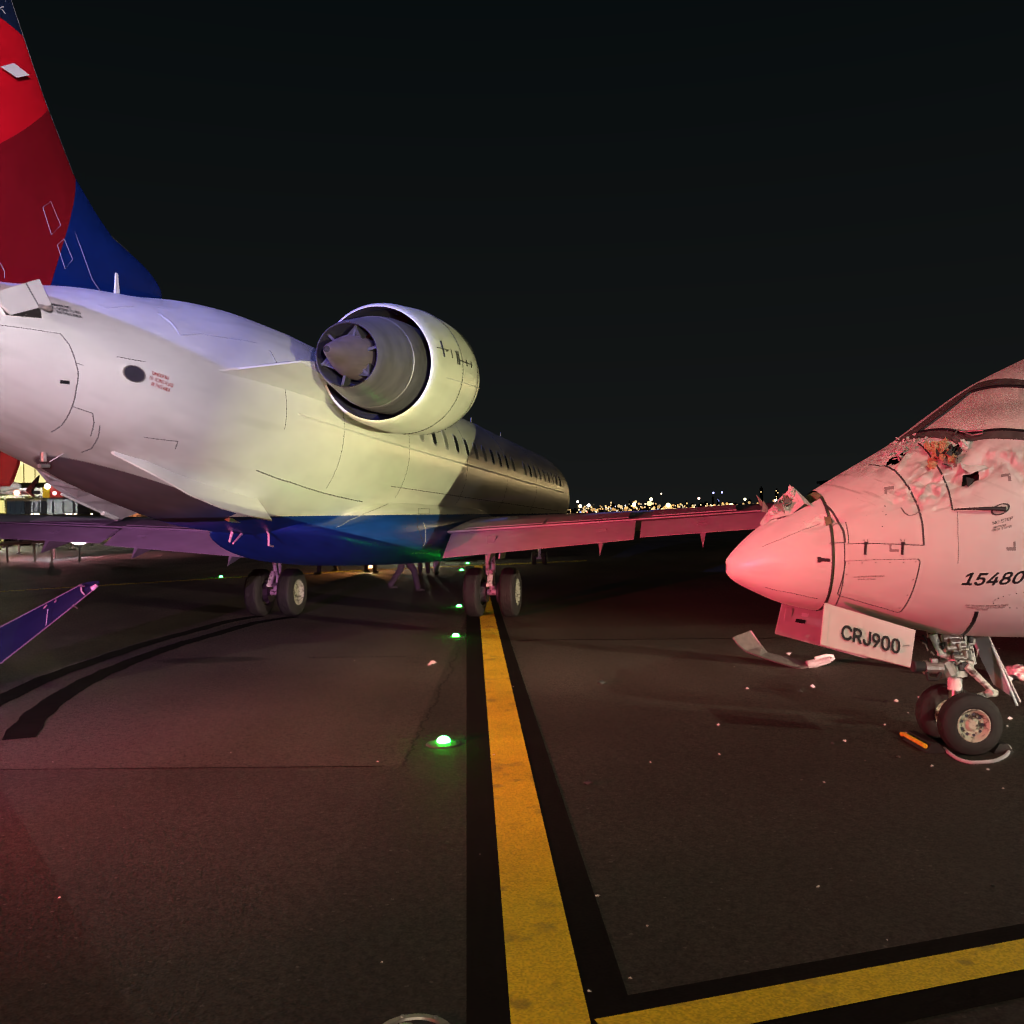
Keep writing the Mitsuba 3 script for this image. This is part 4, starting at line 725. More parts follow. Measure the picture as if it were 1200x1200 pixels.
# nose gear doors, strut and wheels
def door(px, ys, th=.02): return plate([on_y(x, y, Y) for (x, y), Y in zip(px, ys)], th)
gd = part(dj, 'nose_gear_door', door([(966, 707), (1072, 739), (1067, 782), (961, 756)], (7.16, 7.16, 7.04, 7.04)), 'm_plain_white', smooth=False, label='white nose gear door with a model number in black')
part(gd, 'door_edge', door([(966, 708), (972, 710), (968, 757), (961.5, 755.5)], (7.145, 7.145, 7.025, 7.025), .012), 'm_plain_white', smooth=False)
A_, B_, C_ = on_y(984, 749, 7.06), on_y(1052, 767, 7.06), on_y(988, 731, 7.115); ex = B_ - A_; lx = np.linalg.norm(ex); ex /= lx; ez = C_ - A_; ez -= ez @ ex * ex; ez /= np.linalg.norm(ez)
nn = np.cross(ex, ez); nn *= np.sign(nn @ np.array([0, -1.0, 0]))
A_ = A_ + nn * .012 - nn * ((A_ - on_y(966, 707, 7.16)) @ nn) + nn * .0
sp_ = spread('CRJ900', .108, 1.0, .15); sx_ = lx / (sp_[-1][1] + meshkit.text_mesh('0', .108, .002).bounds[1][0])
for c, adv in sp_:
    m = meshkit.text_mesh(c, .108, .004, bold=True); v = m.vertices; part(gd, 'lettering', tm(A_ + (v[:, :1] * sx_ + adv * sx_) * ex + v[:, 1:2] * ez + v[:, 2:] * nn, m.faces), 'm_ink', smooth=False)
part(gd, 'scratch', tube([on_y(1058, 756, 7.07), on_y(1066, 757, 7.07)], .003, 6), 'm_bare_metal')
g2_ = part(dj, 'nose_gear_door', door([(917, 704), (1020, 728), (1016, 772), (908, 742)], (8.02, 8.02, 8.12, 8.12)), 'm_door_purple', smooth=False, label='far nose gear door showing its dark inner face')
part(g2_, 'stiffener', door([(921, 712), (929, 713), (925, 738), (918, 737)], (8.01, 8.01, 8.10, 8.10), .008), 'm_door_purple', smooth=False)
part(g2_, 'placard', door([(933, 725), (944, 727), (943, 731), (932, 729)], (8.035, 8.035, 8.05, 8.05), .003), 'm_ink', smooth=False)
part(g2_, 'placard', door([(940, 718), (948, 719), (947, 723), (939, 722)], (8.025, 8.025, 8.035, 8.035), .003), 'm_flap_grey', smooth=False)
g3 = part(dj, 'nose_gear_door', door([(1138, 742), (1159, 742), (1192, 827), (1166, 800)], (7.92, 7.80, 7.72, 7.9), .02), 'm_door_purple', smooth=False, label='slanted aft gear door behind the nose strut')
part(g3, 'door_edge', tube([on_y(1158, 746, 7.80), on_y(1192, 827, 7.71)], .011, 6), 'm_flap_grey')
Y = 7.6; o_ = lambda x, y, Y=7.6: on_y(x, y, Y)
part(dj, 'nose_gear_strut', cat(bar(o_(1120, 738), o_(1118, 792), .085), bar(o_(1119, 778), o_(1118.5, 791), .10)), 'm_gear_paint')
part(dj, 'oleo_sleeve', bar(o_(1119, 790), o_(1119, 808), .055), 'm_plain_white')
part(dj, 'oleo_piston', cat(bar(o_(1119, 807), o_(1118.5, 822), .046)), 'm_bare_metal')
part(dj, 'axle_fork', cat(bar(o_(1118.5, 820), (3.5, 7.6, .235), .05), bar((3.5, 7.38, .235), (3.5, 7.82, .235), .035)), 'm_gear_paint')
part(dj, 'torque_link', cat(bar(o_(1132, 780, 7.5), o_(1164, 811, 7.5), .032, .022, 8), bar(o_(1164, 811, 7.5), o_(1140, 819, 7.52), .026, .03, 8), bar(o_(1159, 812, 7.45), o_(1166, 812, 7.55), .03)), 'm_gear_paint', smooth=25)
part(dj, 'steering_actuator', cat(bar(o_(1085, 782, 7.45), o_(1104, 783, 7.45), .045), bar(o_(1083, 782, 7.45), o_(1086, 782, 7.45), .055), bar(o_(1104, 775, 7.5), o_(1112, 790, 7.5), .07)), 'm_rough_metal', smooth=25)
part(dj, 'taxi_lamp', cat(bar(o_(1070, 781, 7.4), o_(1084, 781, 7.45), .040), bar(o_(1070, 781, 7.4), o_(1072, 781, 7.4), .047)), 'm_dark_metal', smooth=25)
part(dj, 'drag_brace', bar(o_(1133, 745, 7.7), o_(1140, 778, 7.7), .03), 'm_gear_paint', smooth=25)
part(dj, 'drag_brace', cat(bar(o_(1093, 743, 7.5), o_(1103, 768, 7.5), .035, .02), bar(o_(1100, 765, 7.5), o_(1116, 772, 7.5), .025)), 'm_gear_paint', smooth=25)
part(dj, 'yoke', cat(bar(o_(1109, 760, 7.45), o_(1131, 757, 7.45), .022), bar(o_(1117, 770, 7.42), o_(1132, 771, 7.42), .022), bar(o_(1132, 771, 7.42), o_(1131, 762, 7.42), .022), bar(o_(1104, 748, 7.48), o_(1129, 747, 7.48), .03), bar(o_(1112, 753, 7.45), o_(1124, 753, 7.45), .035)), 'm_rough_metal', smooth=25)
r2 = random.Random(11)
for i in range(22):
    x, y = r2.uniform(1083, 1145), r2.uniform(746, 786); dx, dy = r2.uniform(-12, 12), r2.uniform(-10, 10); D = 7.42 + r2.random() * .3
    part(dj, 'hydraulic_hose', tube([o_(x, y, D), o_(x + dx * .5 + r2.uniform(-3, 3), y + dy * .5 - 3, D - .03), o_(x + dx, y + dy, D)], r2.choice([.006, .009, .012]), 6), r2.choice(['m_rough_metal', 'm_rubber', 'm_gear_paint', 'm_bare_metal']))
for i in range(12):
    x, y = r2.uniform(1090, 1140), r2.uniform(748, 784); D = 7.45 + r2.random() * .2; part(dj, 'valve_block', rbox((r2.uniform(.03, .07), .05, r2.uniform(.03, .07)), o_(x, y, D), .008), r2.choice(['m_rough_metal', 'm_dark_metal', 'm_gear_paint']), smooth=30)
part(dj, 'hydraulic_hose', tube([o_(1086, 788, 7.4), o_(1088, 796, 7.4), o_(1098, 796, 7.4), o_(1102, 788, 7.42)], .014, 8), 'm_rubber')
for s in (1, -1): wheel(dj, FB, (1.82, s * .20, .235), (0, float(s), 0), .235, .155, 'm_hub_paint', n=64)

# ------------------------------------------------------------------ things on the pavement
ck = thing('wheel_chock', 'black wheel chock with a yellow bar in front of the nose wheels', 'wheel chock', 'wheel chocks at the nose wheels')
def chock(k, x0, x1, y0, y1): 
    q = sg.Polygon([(0, 0), (x1 - x0, 0), (abs(x1 - x0) * .66, .075), (abs(x1 - x0) * .30, .075)]).buffer(-.006).buffer(.006, resolution=3)
    m = trimesh.creation.extrude_polygon(q, y1 - y0, engine='earcut'); v = m.vertices; part(k, 'block', tm(np.c_[x0 + v[:, 0], y0 + v[:, 2], v[:, 1] + .002], m.faces[:, ::-1]), 'm_rubber', smooth=False)
chock(ck, 3.17, 3.34, 7.44, 7.88)
part(ck, 'yellow_bar', tube([(3.165, 7.885, .05), (3.178, 7.86, .055), (3.178, 7.45, .055)], .018, 10), 'm_yellow_line')
ck2 = thing('wheel_chock', 'black wheel chock behind the nose wheels with a rope loop', 'wheel chock', 'wheel chocks at the nose wheels'); chock(ck2, 3.68, 3.84, 7.40, 7.84)
p = np.array([gpt(x, y, .014) for x, y in ((1107, 877), (1112, 882), (1122, 889), (1140, 893.5), (1160, 892.5), (1176, 887), (1182, 881), (1181, 874), (1172, 870))]); d = np.arange(len(p)); t = np.linspace(0, len(p) - 1, 60)
solo('rope', tube(np.stack([PchipInterpolator(d, p[:, i])(t) for i in range(3)], 1), .014, 8), 'm_flap_grey', 'pale rope curling round the nose wheel between the chocks', 'rope')
dp = thing('torn_strip', 'bent grey metal strip torn off, lying below the nose cone', 'metal debris')
E1 = [on_y(x, y, Y) for x, y, Y in ((859, 748, 11.9), (866, 757, 11.85), (874, 764, 11.8), (890, 770, 11.7), (905, 775, 11.62), (925, 781, 11.55), (939, 784.5, 11.5), (951, 781.5, 11.55))]
E2 = [on_y(x, y, Y) for x, y, Y in ((880, 740, 12.1), (887, 750, 12.05), (893, 758, 12.0), (899, 765.5, 11.95), (912, 768.5, 11.9), (928, 772, 11.85), (938, 775, 11.8), (947, 778, 11.75))]
P = np.stack([np.array(E1), np.array(E2), np.array(E2) + [0, .01, .012], np.array(E1) + [0, .01, .012]], 1); part(dp, 'bent_panel', grid(P), 'm_rough_metal', smooth=30)
part(dp, 'bright_edge', tube(np.array(E2[:4]) + [0, 0, .01], .010, 6), 'm_bare_metal'); part(dp, 'near_edge', tube(np.array(E1[:7]) + [0, 0, .006], .009, 6), 'm_bare_metal')
part(dp, 'tube_end', tube([on_y(946, 779.5, 11.6), on_y(960, 776, 11.6), on_y(972, 772, 11.6)], [.055, .052, .05], 12), 'm_door_purple'); part(dp, 'white_cap', tube([on_y(955, 771.5, 11.58), on_y(968, 768, 11.58), on_y(976, 768.5, 11.58), on_y(977, 771, 11.58), on_y(974, 774, 11.58)], .020, 8), 'm_plain_white')
sc = thing('torn_fabric', 'crumpled white bundle on the pavement behind the nose gear, at the right edge', 'debris')
for i, (x, y, r, s) in enumerate(((1187, 783, .10, (1, 1, .8)), (1199, 783, .12, (1.3, 1, .8)), (1178, 789, .07, (1.1, 1, .5)))): part(sc, 'bundle', lump(gpt(x, y + 6, r * .6), r, 60 + i, s, .45), 'm_plain_white', smooth=True)
part(sc, 'dark_bar', tube([gpt(1184, 791, .03), gpt(1230, 790, .03)], .03, 8), 'm_lamp_body')
# the torn-off navy winglet lying at the left
wl = thing('torn_winglet', 'torn-off navy winglet with pale edges and static wicks, at the left edge', 'aircraft part')
Wt, Wb = [on_y(x, y, Y) for x, y, Y in ((-150, 822, 10.3), (0, 735, 10.8), (50, 709, 10.9), (96, 684.5, 11.0), (107, 682, 11.0))], [on_y(x, y, Y) for x, y, Y in ((-150, 880, 9.9), (0, 778, 10.5), (56, 734, 10.75), (106, 694, 10.95), (116, 686, 11.0))]
Wt, Wb = np.array(Wt), np.array(Wb); n_ = np.array([.02, .045, .03])
part(wl, 'panel', grid(np.stack([Wt, (Wt + Wb) / 2 - n_ * .6, Wb, Wb + n_ * .3, (Wt + Wb) / 2 + n_, Wt + n_ * .3], 1)), 'm_navy_paint', smooth=40)
part(wl, 'trailing_edge', tube(Wt[:4], .006, 6), 'm_seam_faint'); part(wl, 'leading_edge', tube(Wb, .007, 6), 'm_seam_faint')
part(wl, 'tip_cap', tube([on_y(108, 690, 10.93), on_y(114, 685.5, 10.93)], [.03, .022], 8), 'm_seam_light'); part(wl, 'lamp_frame', tube([on_y(95, 688, 10.9), on_y(95.5, 693, 10.9), on_y(99, 697, 10.9)], .010, 6), 'm_seam_light')
part(wl, 'panel_seam', tube([on_y(56, 714, 10.75), on_y(54, 733, 10.62)], .005, 6), 'm_seam_light')
for a, b in (((92, 686), (99, 687)), ((64, 706), (66, 703)), ((85, 709), (91, 713)), ((8, 742), (3, 744)), ((55, 709), (51, 713))): part(wl, 'static_wick', tube([on_y(*a, 10.85), on_y(*b, 10.85)], .008, 6), 'm_bare_metal')
# scattered fragments
r3 = random.Random(5)
SP = [(705, 800, .05), (507, 777, .05), (503, 779, .03), (690, 918, .035), (700, 1050, .012)] + [(x / 3.333 + 840, y / 3.333 + 620, s) for x, y, s in ((375, 615, .035), (325, 632, .03), (280, 490, .04), (700, 672, .035), (660, 672, .02), (800, 735, .022), (738, 800, .025), (452, 838, .022), (500, 828, .018), (790, 658, .02), (797, 668, .015), (118, 622, .02), (5, 765, .018), (710, 890, .02), (655, 765, .014), (840, 925, .016), (580, 905, .012), (1145, 740, .028), (1135, 770, .014), (800, 860, .014), (420, 990, .012), (10, 880, .012), (330, 980, .01), (1060, 940, .014))]
for _ in range(24):
    SP.append((r3.uniform(560, 1200), 700 + 500 * r3.random() ** 1.3, r3.uniform(.005, .012)))
for _ in range(7): SP.append((r3.uniform(20, 480), r3.uniform(760, 1150), r3.uniform(.004, .010)))
for i, (x, y, s) in enumerate(SP):
    g = gpt(x, y, s * .3); a = r3.uniform(0, 3)
    q = np.array([[math.cos(a + k) * s * r3.uniform(.6, 1.2), math.sin(a + k) * s * r3.uniform(.5, 1.0), s * r3.uniform(-.3, .6)] for k in np.linspace(0, 5.2, 6)] + [[0, 0, s * .7], [s * .3, 0, -s * .3]])
    solo('debris_fragment', trimesh.convex.convex_hull(g + q), 'm_plain_white' if i % 3 else 'm_bare_metal', 'tiny pale fragment of debris lying on the dark pavement', 'debris', 'small fragments strewn on the pavement', smooth=False)
# green taxiway lights
for i, (x, y, sc_) in enumerate(((520, 872, 1), (534, 747, 1.0), (538, 712, 1.0), (541, 669, 1.1), (548, 661, 1.1), (259, 677, 1.1))):
    g = gpt(x, y, 0.0); g[2] = 0.012
    k = thing('taxiway_light', 'green inset taxiway light glowing ' + ('nearest to the camera', 'second from the camera beside the yellow line', 'third from the camera beside the yellow line', 'beneath the belly, left of the starboard wheels', 'farthest away, under the starboard flap', 'left of the port wheels by the far yellow line')[i], 'taxiway light')
    part(k, 'collar', revolve([(0, .15), (.010, .14), (.018, .09), (.018, .001)], g - [0, 0, .012], (0, 0, 1), 28), 'm_dark_metal')
    R_ = .058 * sc_; s_ = trimesh.creation.icosphere(2, R_); kk = key(k + '__lens'); scene[kk] = mikit.ply(tm(s_.vertices * [1, 1, .75] + g + [0, 0, .014], s_.faces), 'm_plain_white', smooth=True)
    scene[kk]['emitter'] = {'type': 'area', 'radiance': rgb(.9, 110.0, 3.0), 'sampling_weight': 0.4}
k = thing('taxiway_light', 'unlit inset light fixture at the bottom edge, left of the yellow line', 'taxiway light'); g = gpt(485, 1217, 0); g[2] = 0.001
part(k, 'rim', revolve([(0, .152), (.014, .146), (.016, .118), (.008, .112)], g, (0, 0, 1), 40), 'm_rough_metal', smooth=25)
part(k, 'plate', revolve([(.008, .113), (.010, .03), (.012, .001)], g, (0, 0, 1), 40), 'm_dark_metal', smooth=25)
for a in (.5, 2.2, 3.8): part(k, 'lens', rbox((.05, .03, .02), g + [.06 * math.cos(a), .06 * math.sin(a), .016], .006), 'm_bare_metal')
for a in range(6): part(k, 'screw', bar(g + [.132 * math.cos(a), .132 * math.sin(a), .012], g + [.132 * math.cos(a), .132 * math.sin(a), .021], .008, sides=8), 'm_bare_metal')

# ------------------------------------------------------------------ people under the belly of the farther aircraft
def bones(segs, pitch=.035, it=10):
    ms = []
    for a, b, r0, r1 in segs:
        s0, s1 = (m3.Manifold.sphere(r, 14).translate(list(map(float, p))) for p, r in ((a, r0), (b, r1))); ms.append(m3.Manifold.batch_hull([s0, s1]))
    m = m3.Manifold.batch_boolean(ms, m3.OpType.Add).refine_to_length(pitch).to_mesh(); t = trimesh.Trimesh(m.vert_properties[:, :3], m.tri_verts)
    trimesh.smoothing.filter_taubin(t, iterations=it); return t
def person(pos, face, stride, label, trouser, jacket, hat, lean=0.0):
    k = thing('person', label, 'person', None); c, q = math.cos(face), math.sin(face)
    def put(m): v = m.vertices; return tm(np.c_[c * v[:, 0] - q * v[:, 1] + pos[0], q * v[:, 0] + c * v[:, 1] + pos[1], v[:, 2]], m.faces)
    V = lambda x, y, z: np.array([x, y, z], float)          # x forward, y left
    s = stride; hip = V(0, 0, .93); J = {}
    for sd, st in ((1, s), (-1, -s)):
        J['hip', sd] = hip + V(0, .09 * sd, 0); J['ank', sd] = V(st * .55, .10 * sd, .085 + max(0, -st) * .16); J['knee', sd] = (J['hip', sd] + J['ank', sd]) / 2 + V(.05 + .05 * abs(st), .01 * sd, .03)
        J['sh', sd] = V(lean * .1, .19 * sd, 1.42); J['el', sd] = V(-st * .22 - .02, .26 * sd, 1.15); J['wr', sd] = V(-st * .30 + .12, .25 * sd, .93)
    neck, head = V(lean * .1 + .01, 0, 1.50), V(lean * .12 + .03, 0, 1.64)
    B = [(neck - [0, 0, .06], head - [0, 0, .05], .055, .06), (head - [0, 0, .03], head + [0, 0, .03], .083, .093), (head + [.05, 0, -.07], head + [.03, 0, -.03], .045, .06), (head + [.085, 0, -.03], head + [.09, 0, -.01], .015, .014), (V(0, 0, .95), V(0, 0, 1.36), .12, .13)]
    for sd in (1, -1):
        B += [(head + [0, .088 * sd, -.03], head + [-.01, .092 * sd, .0], .016, .02), (J['hip', sd], J['knee', sd], .08, .05), (J['knee', sd], J['ank', sd], .05, .035), (J['sh', sd], J['el', sd], .045, .036), (J['el', sd], J['wr', sd], .036, .026)]
        w = J['wr', sd]; B += [(w, w + [.01, 0, -.07], .028, .036)]
        for i in range(4): f = w + V(.035 - .022 * i, 0, -.10); B += [(f, f + [.006, -.006 * sd, -.04 + .004 * abs(i - 1)], .010, .009), (f + [.006, -.006 * sd, -.04], f + [.004, -.018 * sd, -.068], .009, .008)]
        B += [(w + [.035, 0, -.03], w + [.055, -.01 * sd, -.075], .011, .009)]
    part(k, 'body', put(bones(B)), 'm_skin', smooth=True)
    part(k, 'trousers', put(bones([(V(0, 0, .93), V(0, 0, 1.02), .15, .15)] + [x for sd in (1, -1) for x in ((J['hip', sd], J['knee', sd], .105, .082), (J['knee', sd], J['ank', sd] + [0, 0, .02], .080, .072))])), trouser, smooth=True)
    part(k, 'jacket', put(bones([(V(0, .07, 1.0), V(lean * .1, .09, 1.38), .125, .115), (V(0, -.07, 1.0), V(lean * .1, -.09, 1.38), .125, .115), (V(lean * .1, -.14, 1.41), V(lean * .1, .14, 1.41), .075, .075)] + [x for sd in (1, -1) for x in ((J['sh', sd], J['el', sd], .068, .056), (J['el', sd], J['wr', sd], .056, .045))])), jacket, smooth=True)
    part(k, 'hat', put(bones([(head + [-.01, 0, .05], head + [-.01, 0, .07], .105, .095), (head + [.06, 0, .05], head + [.13, 0, .045], .05, .03)])), hat, smooth=True)
    for sd in (1, -1): a = J['ank', sd]; part(k, 'boot', put(bones([(a + [-.03, 0, -.035], a + [.14, 0, -.045], .05, .04), (a, a + [0, 0, .06], .055, .055)], .03)), 'm_boot', smooth=True)
mat('skin', (0.45, 0.28, 0.20), 0.5); mat('boot', (0.03, 0.025, 0.022), 0.6); mat('cloth_dark', (0.05, 0.045, 0.06), 0.9); mat('cloth_violet', (0.08, 0.055, 0.075), 0.9); mat('cloth_pale', (0.50, 0.47, 0.42), 0.9); mat('cloth_black', (0.015, 0.014, 0.016), 0.9); mat('vest', (0.45, 0.60, 0.05), 0.8)
g = gpt(474, 694); person((g[0], g[1]), .12, .62, 'person in dark violet trousers striding under the belly, nearest to the camera', 'm_cloth_violet', 'm_cloth_dark', 'm_cloth_black')
g = gpt(384, 673); person((g[0], g[1]), 2.9, .5, 'person in black clothes walking left behind the port main wheels', 'm_cloth_black', 'm_cloth_black', 'm_cloth_black')
g = gpt(511, 674); person((g[0], g[1]), 1.2, .35, 'person in pale trousers standing left of the starboard wheels', 'm_cloth_pale', 'm_vest', 'm_cloth_black')
g = gpt(434, 672); person((g[0], g[1]), -.6, .2, 'person in dark trousers standing in the orange light beneath the belly', 'm_cloth_dark', 'm_vest', 'm_plain_white')
g = gpt(497, 673); person((g[0], g[1]), 1.9, .25, 'person in khaki trousers beside the one in pale trousers', 'm_boot', 'm_vest', 'm_cloth_black')

# ------------------------------------------------------------------ far side: lit terminal, parked jet, ground equipment, skyline
mat('terminal_wall', mikit.proc(lambda p, n, uv: mi.Color3f(0.5, 0.46, 0.30) * (0.7 + 0.5 * fbm(p.x * .6, p.y * .6, p.z * 1.5, 3))), 0.8); mat('red_paint', (0.30, 0.012, 0.016), 0.5); mat('steel_blue', (0.16, 0.28, 0.38), 0.5); mat('slate', (0.07, 0.08, 0.10), 0.6); mat('tower', (0.05, 0.05, 0.055), 0.8); mat('pole', (0.08, 0.08, 0.08), 0.6); mat('olive', (0.30, 0.30, 0.10), 0.7)
def glow(parent, name, mesh, c, s, m='m_plain_white', **kw):
    k = key(parent + '__' + name); scene[k] = mikit.ply(mesh, m); scene[k]['emitter'] = emit(c, s)
    if kw: labels[k] = kw
    return k
def pbox(x0, y0, x1, y1, Y, depth, off=0.0):            # a box whose front face spans two measured corners at distance Y
    a, b = on_y(x0, y0, Y), on_y(x1, y1, Y); a, b = np.minimum(a, b), np.maximum(a, b); a[2] = max(a[2], 0.0) if off == 0 else a[2]
    return obox((a[0], Y, a[2]), (b[0] - a[0], 0, 0), (0, depth, 0), (0, 0, b[2] - a[2]))
tb = thing('terminal_building', 'long lit terminal building with glowing yellow hall windows behind the parked jet', 'building')
part(tb, 'wall', pbox(-420, 536, 62, 612, 120.0, 30), 'm_terminal_wall', smooth=False)
part(tb, 'roof', pbox(-425, 530, 64, 537, 119.0, 32, 1), 'm_olive', smooth=False)
part(tb, 'canopy', pbox(-425, 573, 78, 576.5, 114.0, 5.9, 1), 'm_olive', smooth=False)
part(tb, 'canopy', pbox(-425, 579, 82, 583, 112.0, 7.9, 1), 'm_terminal_wall', smooth=False)
for i in range(-30, 5): x = 2 + i * 13.2; glow(tb, 'window', pbox(x, 541, x + 11.6, 572, 119.9, .2, 1), (1.0, .86, .38), .95 if i % 4 else .62)
for i in range(-30, 6): x = i * 13; glow(tb, 'shop_window', pbox(x, 577.2, x + 11, 579, 119.9, .2, 1), (1.0, .74, .25), .75)
for i in range(-20, 1): x = i * 24; glow(tb, 'ground_window', pbox(x - 16, 583, x + 5, 601, 119.9, .2, 1), (1.0, .88, .30), .85)
for i in range(10): x = 26 + i * 5.0; part(tb, 'vent', pbox(x, 580.6, x + 1.6, 583, 111.6, .4, 1), 'm_slate', smooth=False)
rj = thing('parked_jet', 'dark red tail fin of a parked jet in front of the lit terminal', 'airplane')
part(rj, 'tail_fin', obox(on_y(-40, 528, 88), on_y(-16, 528, 88) - on_y(-40, 528, 88), (0, .5, 0), (0, 0, .05)) if False else plate([on_y(x, y, 88.0) for x, y in ((0, 527), (24, 528), (21, 545), (12, 570), (-26, 570))], .6), 'm_red_paint', smooth=False)
part(rj, 'fuselage', tube([on_y(-260, 575, 88.5), on_y(-60, 574, 88.5), on_y(10, 571, 88.5), on_y(24, 569.5, 88.5)], [1.4, 1.4, .7, .2], 20), 'm_plain_white')
part(rj, 'winglet', plate([on_y(x, y, 84.0) for x, y in ((31, 575), (40, 563), (46, 557), (44, 566), (37, 577), (41, 582), (39, 582))], .25), 'm_cloth_dark', smooth=False)
part(rj, 'wing', pbox(-60, 576, 34, 578.5, 85.0, 2.0, 1), 'm_wing_grey', smooth=False)
part(rj, 'gear', cat(*[bar((on_y(x, 575, 88.5)[0], 88.5, 0.4), on_y(x, 575, 88.5), .12) for x in (-30, -60)]), 'm_dark_metal', kind='stuff')
glow(rj, 'beacon', trimesh.creation.icosphere(2, .22).apply_translation(on_y(19.5, 577.5, 83)), (1.0, .10, .05), 30)
for i, (x0, x1, mm, lb) in enumerate(((8, 28, 'm_steel_blue', 'pale blue baggage container in front of the terminal'), (28.5, 48, 'm_slate', 'slate grey baggage container right of the pale blue one'), (55, 91, 'm_slate', 'long dark cargo container nearest the belly'))):
    c = thing('cargo_container', lb, 'container'); part(c, 'box', pbox(x0, 587, x1, 602.5, 78.0, 2.2, 1), mm, smooth=False)
    part(c, 'roof_rail', pbox(x0 - .4, 585.5, x1 + .4, 587.2, 77.9, 2.4, 1), 'm_terminal_wall' if i < 2 else 'm_slate', smooth=False)
    for j in range(3): x = x0 + (x1 - x0) * (j + .5) / 3; part(c, 'rib', pbox(x - .35, 588, x + .35, 602, 77.85, .1, 1), mm, smooth=False)
    for xx in (x0 + 3, x1 - 3):
        w = on_y(xx, 600, 78.5); part(c, 'castor', revolve([(-.12, .02), (-.12, .45), (.12, .45), (.12, .02)], (w[0], 78.5, .45), (0, 1, 0), 16), 'm_rubber')
tr = thing('service_truck', 'yellow and red service truck with a lit beacon under the tail', 'truck')
part(tr, 'cab', pbox(50, 570.5, 58, 583.5, 98.0, 2.4, 1), 'm_yellow_line', smooth=False); part(tr, 'cargo_body', pbox(58.5, 566, 74, 583, 98.0, 2.5, 1), 'm_red_paint', smooth=False)
for x in (54, 62, 70): w = on_y(x, 585, 97.9); part(tr, 'wheel', revolve([(-.15, .02), (-.15, .5), (.15, .5), (.15, .02)], (w[0], 97.9, .5), (0, 1, 0), 16), 'm_rubber')
part(tr, 'chassis', pbox(50, 583, 75, 598, 98.3, 2.0, 1), 'm_slate', smooth=False)
glow(tr, 'headlight', trimesh.creation.icosphere(2, .30).apply_translation(on_y(55.5, 570, 97.5)), (1, .95, .8), 4); glow(tr, 'beacon', trimesh.creation.icosphere(2, .22).apply_translation(on_y(64, 578, 97.5)), (1, .3, .3), 3)
sv = thing('service_van', 'small orange van with a bright beacon behind the strakes', 'van')
part(sv, 'body', cat(pbox(150, 597, 175, 605.5, 70.0, 1.9, 1)), 'm_insulation', smooth=False); part(sv, 'cab', trimesh.convex.convex_hull(np.vstack([on_y(x, y, Y) for x, y in ((152, 597), (171, 597), (168, 591.5), (155, 591.5)) for Y in (70.1, 71.8)])), 'm_glass_dark', smooth=False)
for x in (154, 171): w = on_y(x, 604, 69.9); part(sv, 'wheel', revolve([(-.12, .02), (-.12, .36), (.12, .36), (.12, .02)], (w[0], 69.9, .36), (0, 1, 0), 16), 'm_rubber')
glow(sv, 'beacon', trimesh.creation.icosphere(2, .16).apply_translation(on_y(155, 598, 69.7)), (1, .45, .3), 14)
for i, (x0, x1) in enumerate(((36, 39), (40, 42.5), (43.5, 46), (77, 80), (81, 85), (86, 90), (106, 109), (142, 146), (147, 150))):
    c = on_y((x0 + x1) / 2, 602.4, 74.0); k = thing('apron_lamp', 'small lit apron edge lamp under the dark wing edge, number %s from the left' % ('one', 'two', 'three', 'four', 'five', 'six', 'seven', 'eight', 'nine')[i], 'lamp')
    part(k, 'post', bar((c[0], 74, 0), (c[0], 74, c[2]), .04), 'm_pole'); glow(k, 'lens', rbox((.16, .1, .10), c, .03), (1, .85, .6), 3)
# barrier with reflective dashes and marker posts on the lit concrete beyond the port wing
bd = thing('barrier', 'low pink lit barrier with bright reflective dashes beyond the port flap', 'barrier')
part(bd, 'rail', tube([on_y(x, y, 46.0) for x, y in ((-60, 640.5), (0, 637.6), (62, 632.6))], .10, 8), 'm_door_purple')
for x in (-50, -20, 8, 40, 60): p0 = on_y(x, 637 - x * .08, 46.0); part(bd, 'support', bar((p0[0], 46.05, 0), p0, .04), 'm_door_purple')
for i, (x0, y0, x1, y1) in enumerate(((-4, 637.0, 22, 634.4), (26, 634.2, 37, 633.2), (40, 633.2, 51, 632.6), (54, 632.6, 60, 632))): part(bd, 'reflector', tube([on_y(x0, y0, 45.85), on_y((x0 + x1) / 2, (y0 + y1) / 2 - .2, 45.83), on_y(x1, y1, 45.85)], [.03, .07, .03], 8), 'm_plain_white')
for x, y0, y1, D, lb in ((22, 630, 648.5, 50, 'thin marker post left of the lamp, on the pale concrete'), (85, 637, 644, 54, 'short marker post right of the tall one, on the pale concrete')):
    a, b = gpt(x, y1), None; k = thing('marker_post', lb, 'post'); z = EYE + (a[1] / FOCAL) * (605.5 + (600 - x) * .0 + 6.5 - y0) ; part(k, 'post', bar(a, (a[0], a[1], max(z, .25)), .045), 'm_plain_white'); part(k, 'foot', revolve([(0, .001), (0, .16), (.05, .14), (.07, .04)], a, (0, 0, 1), 16), 'm_rubber')
k = thing('work_lamp', 'bright white work lamp glowing under the port flap', 'lamp'); c = on_y(93, 634.5, 45); part(k, 'stand', bar((c[0], 45, 0), c, .04), 'm_pole'); glow(k, 'lens', tm(trimesh.creation.icosphere(2, .24).vertices * [1.5, 1, .7] + c, trimesh.creation.icosphere(2, .24).faces), (1, .86, .86), 4)

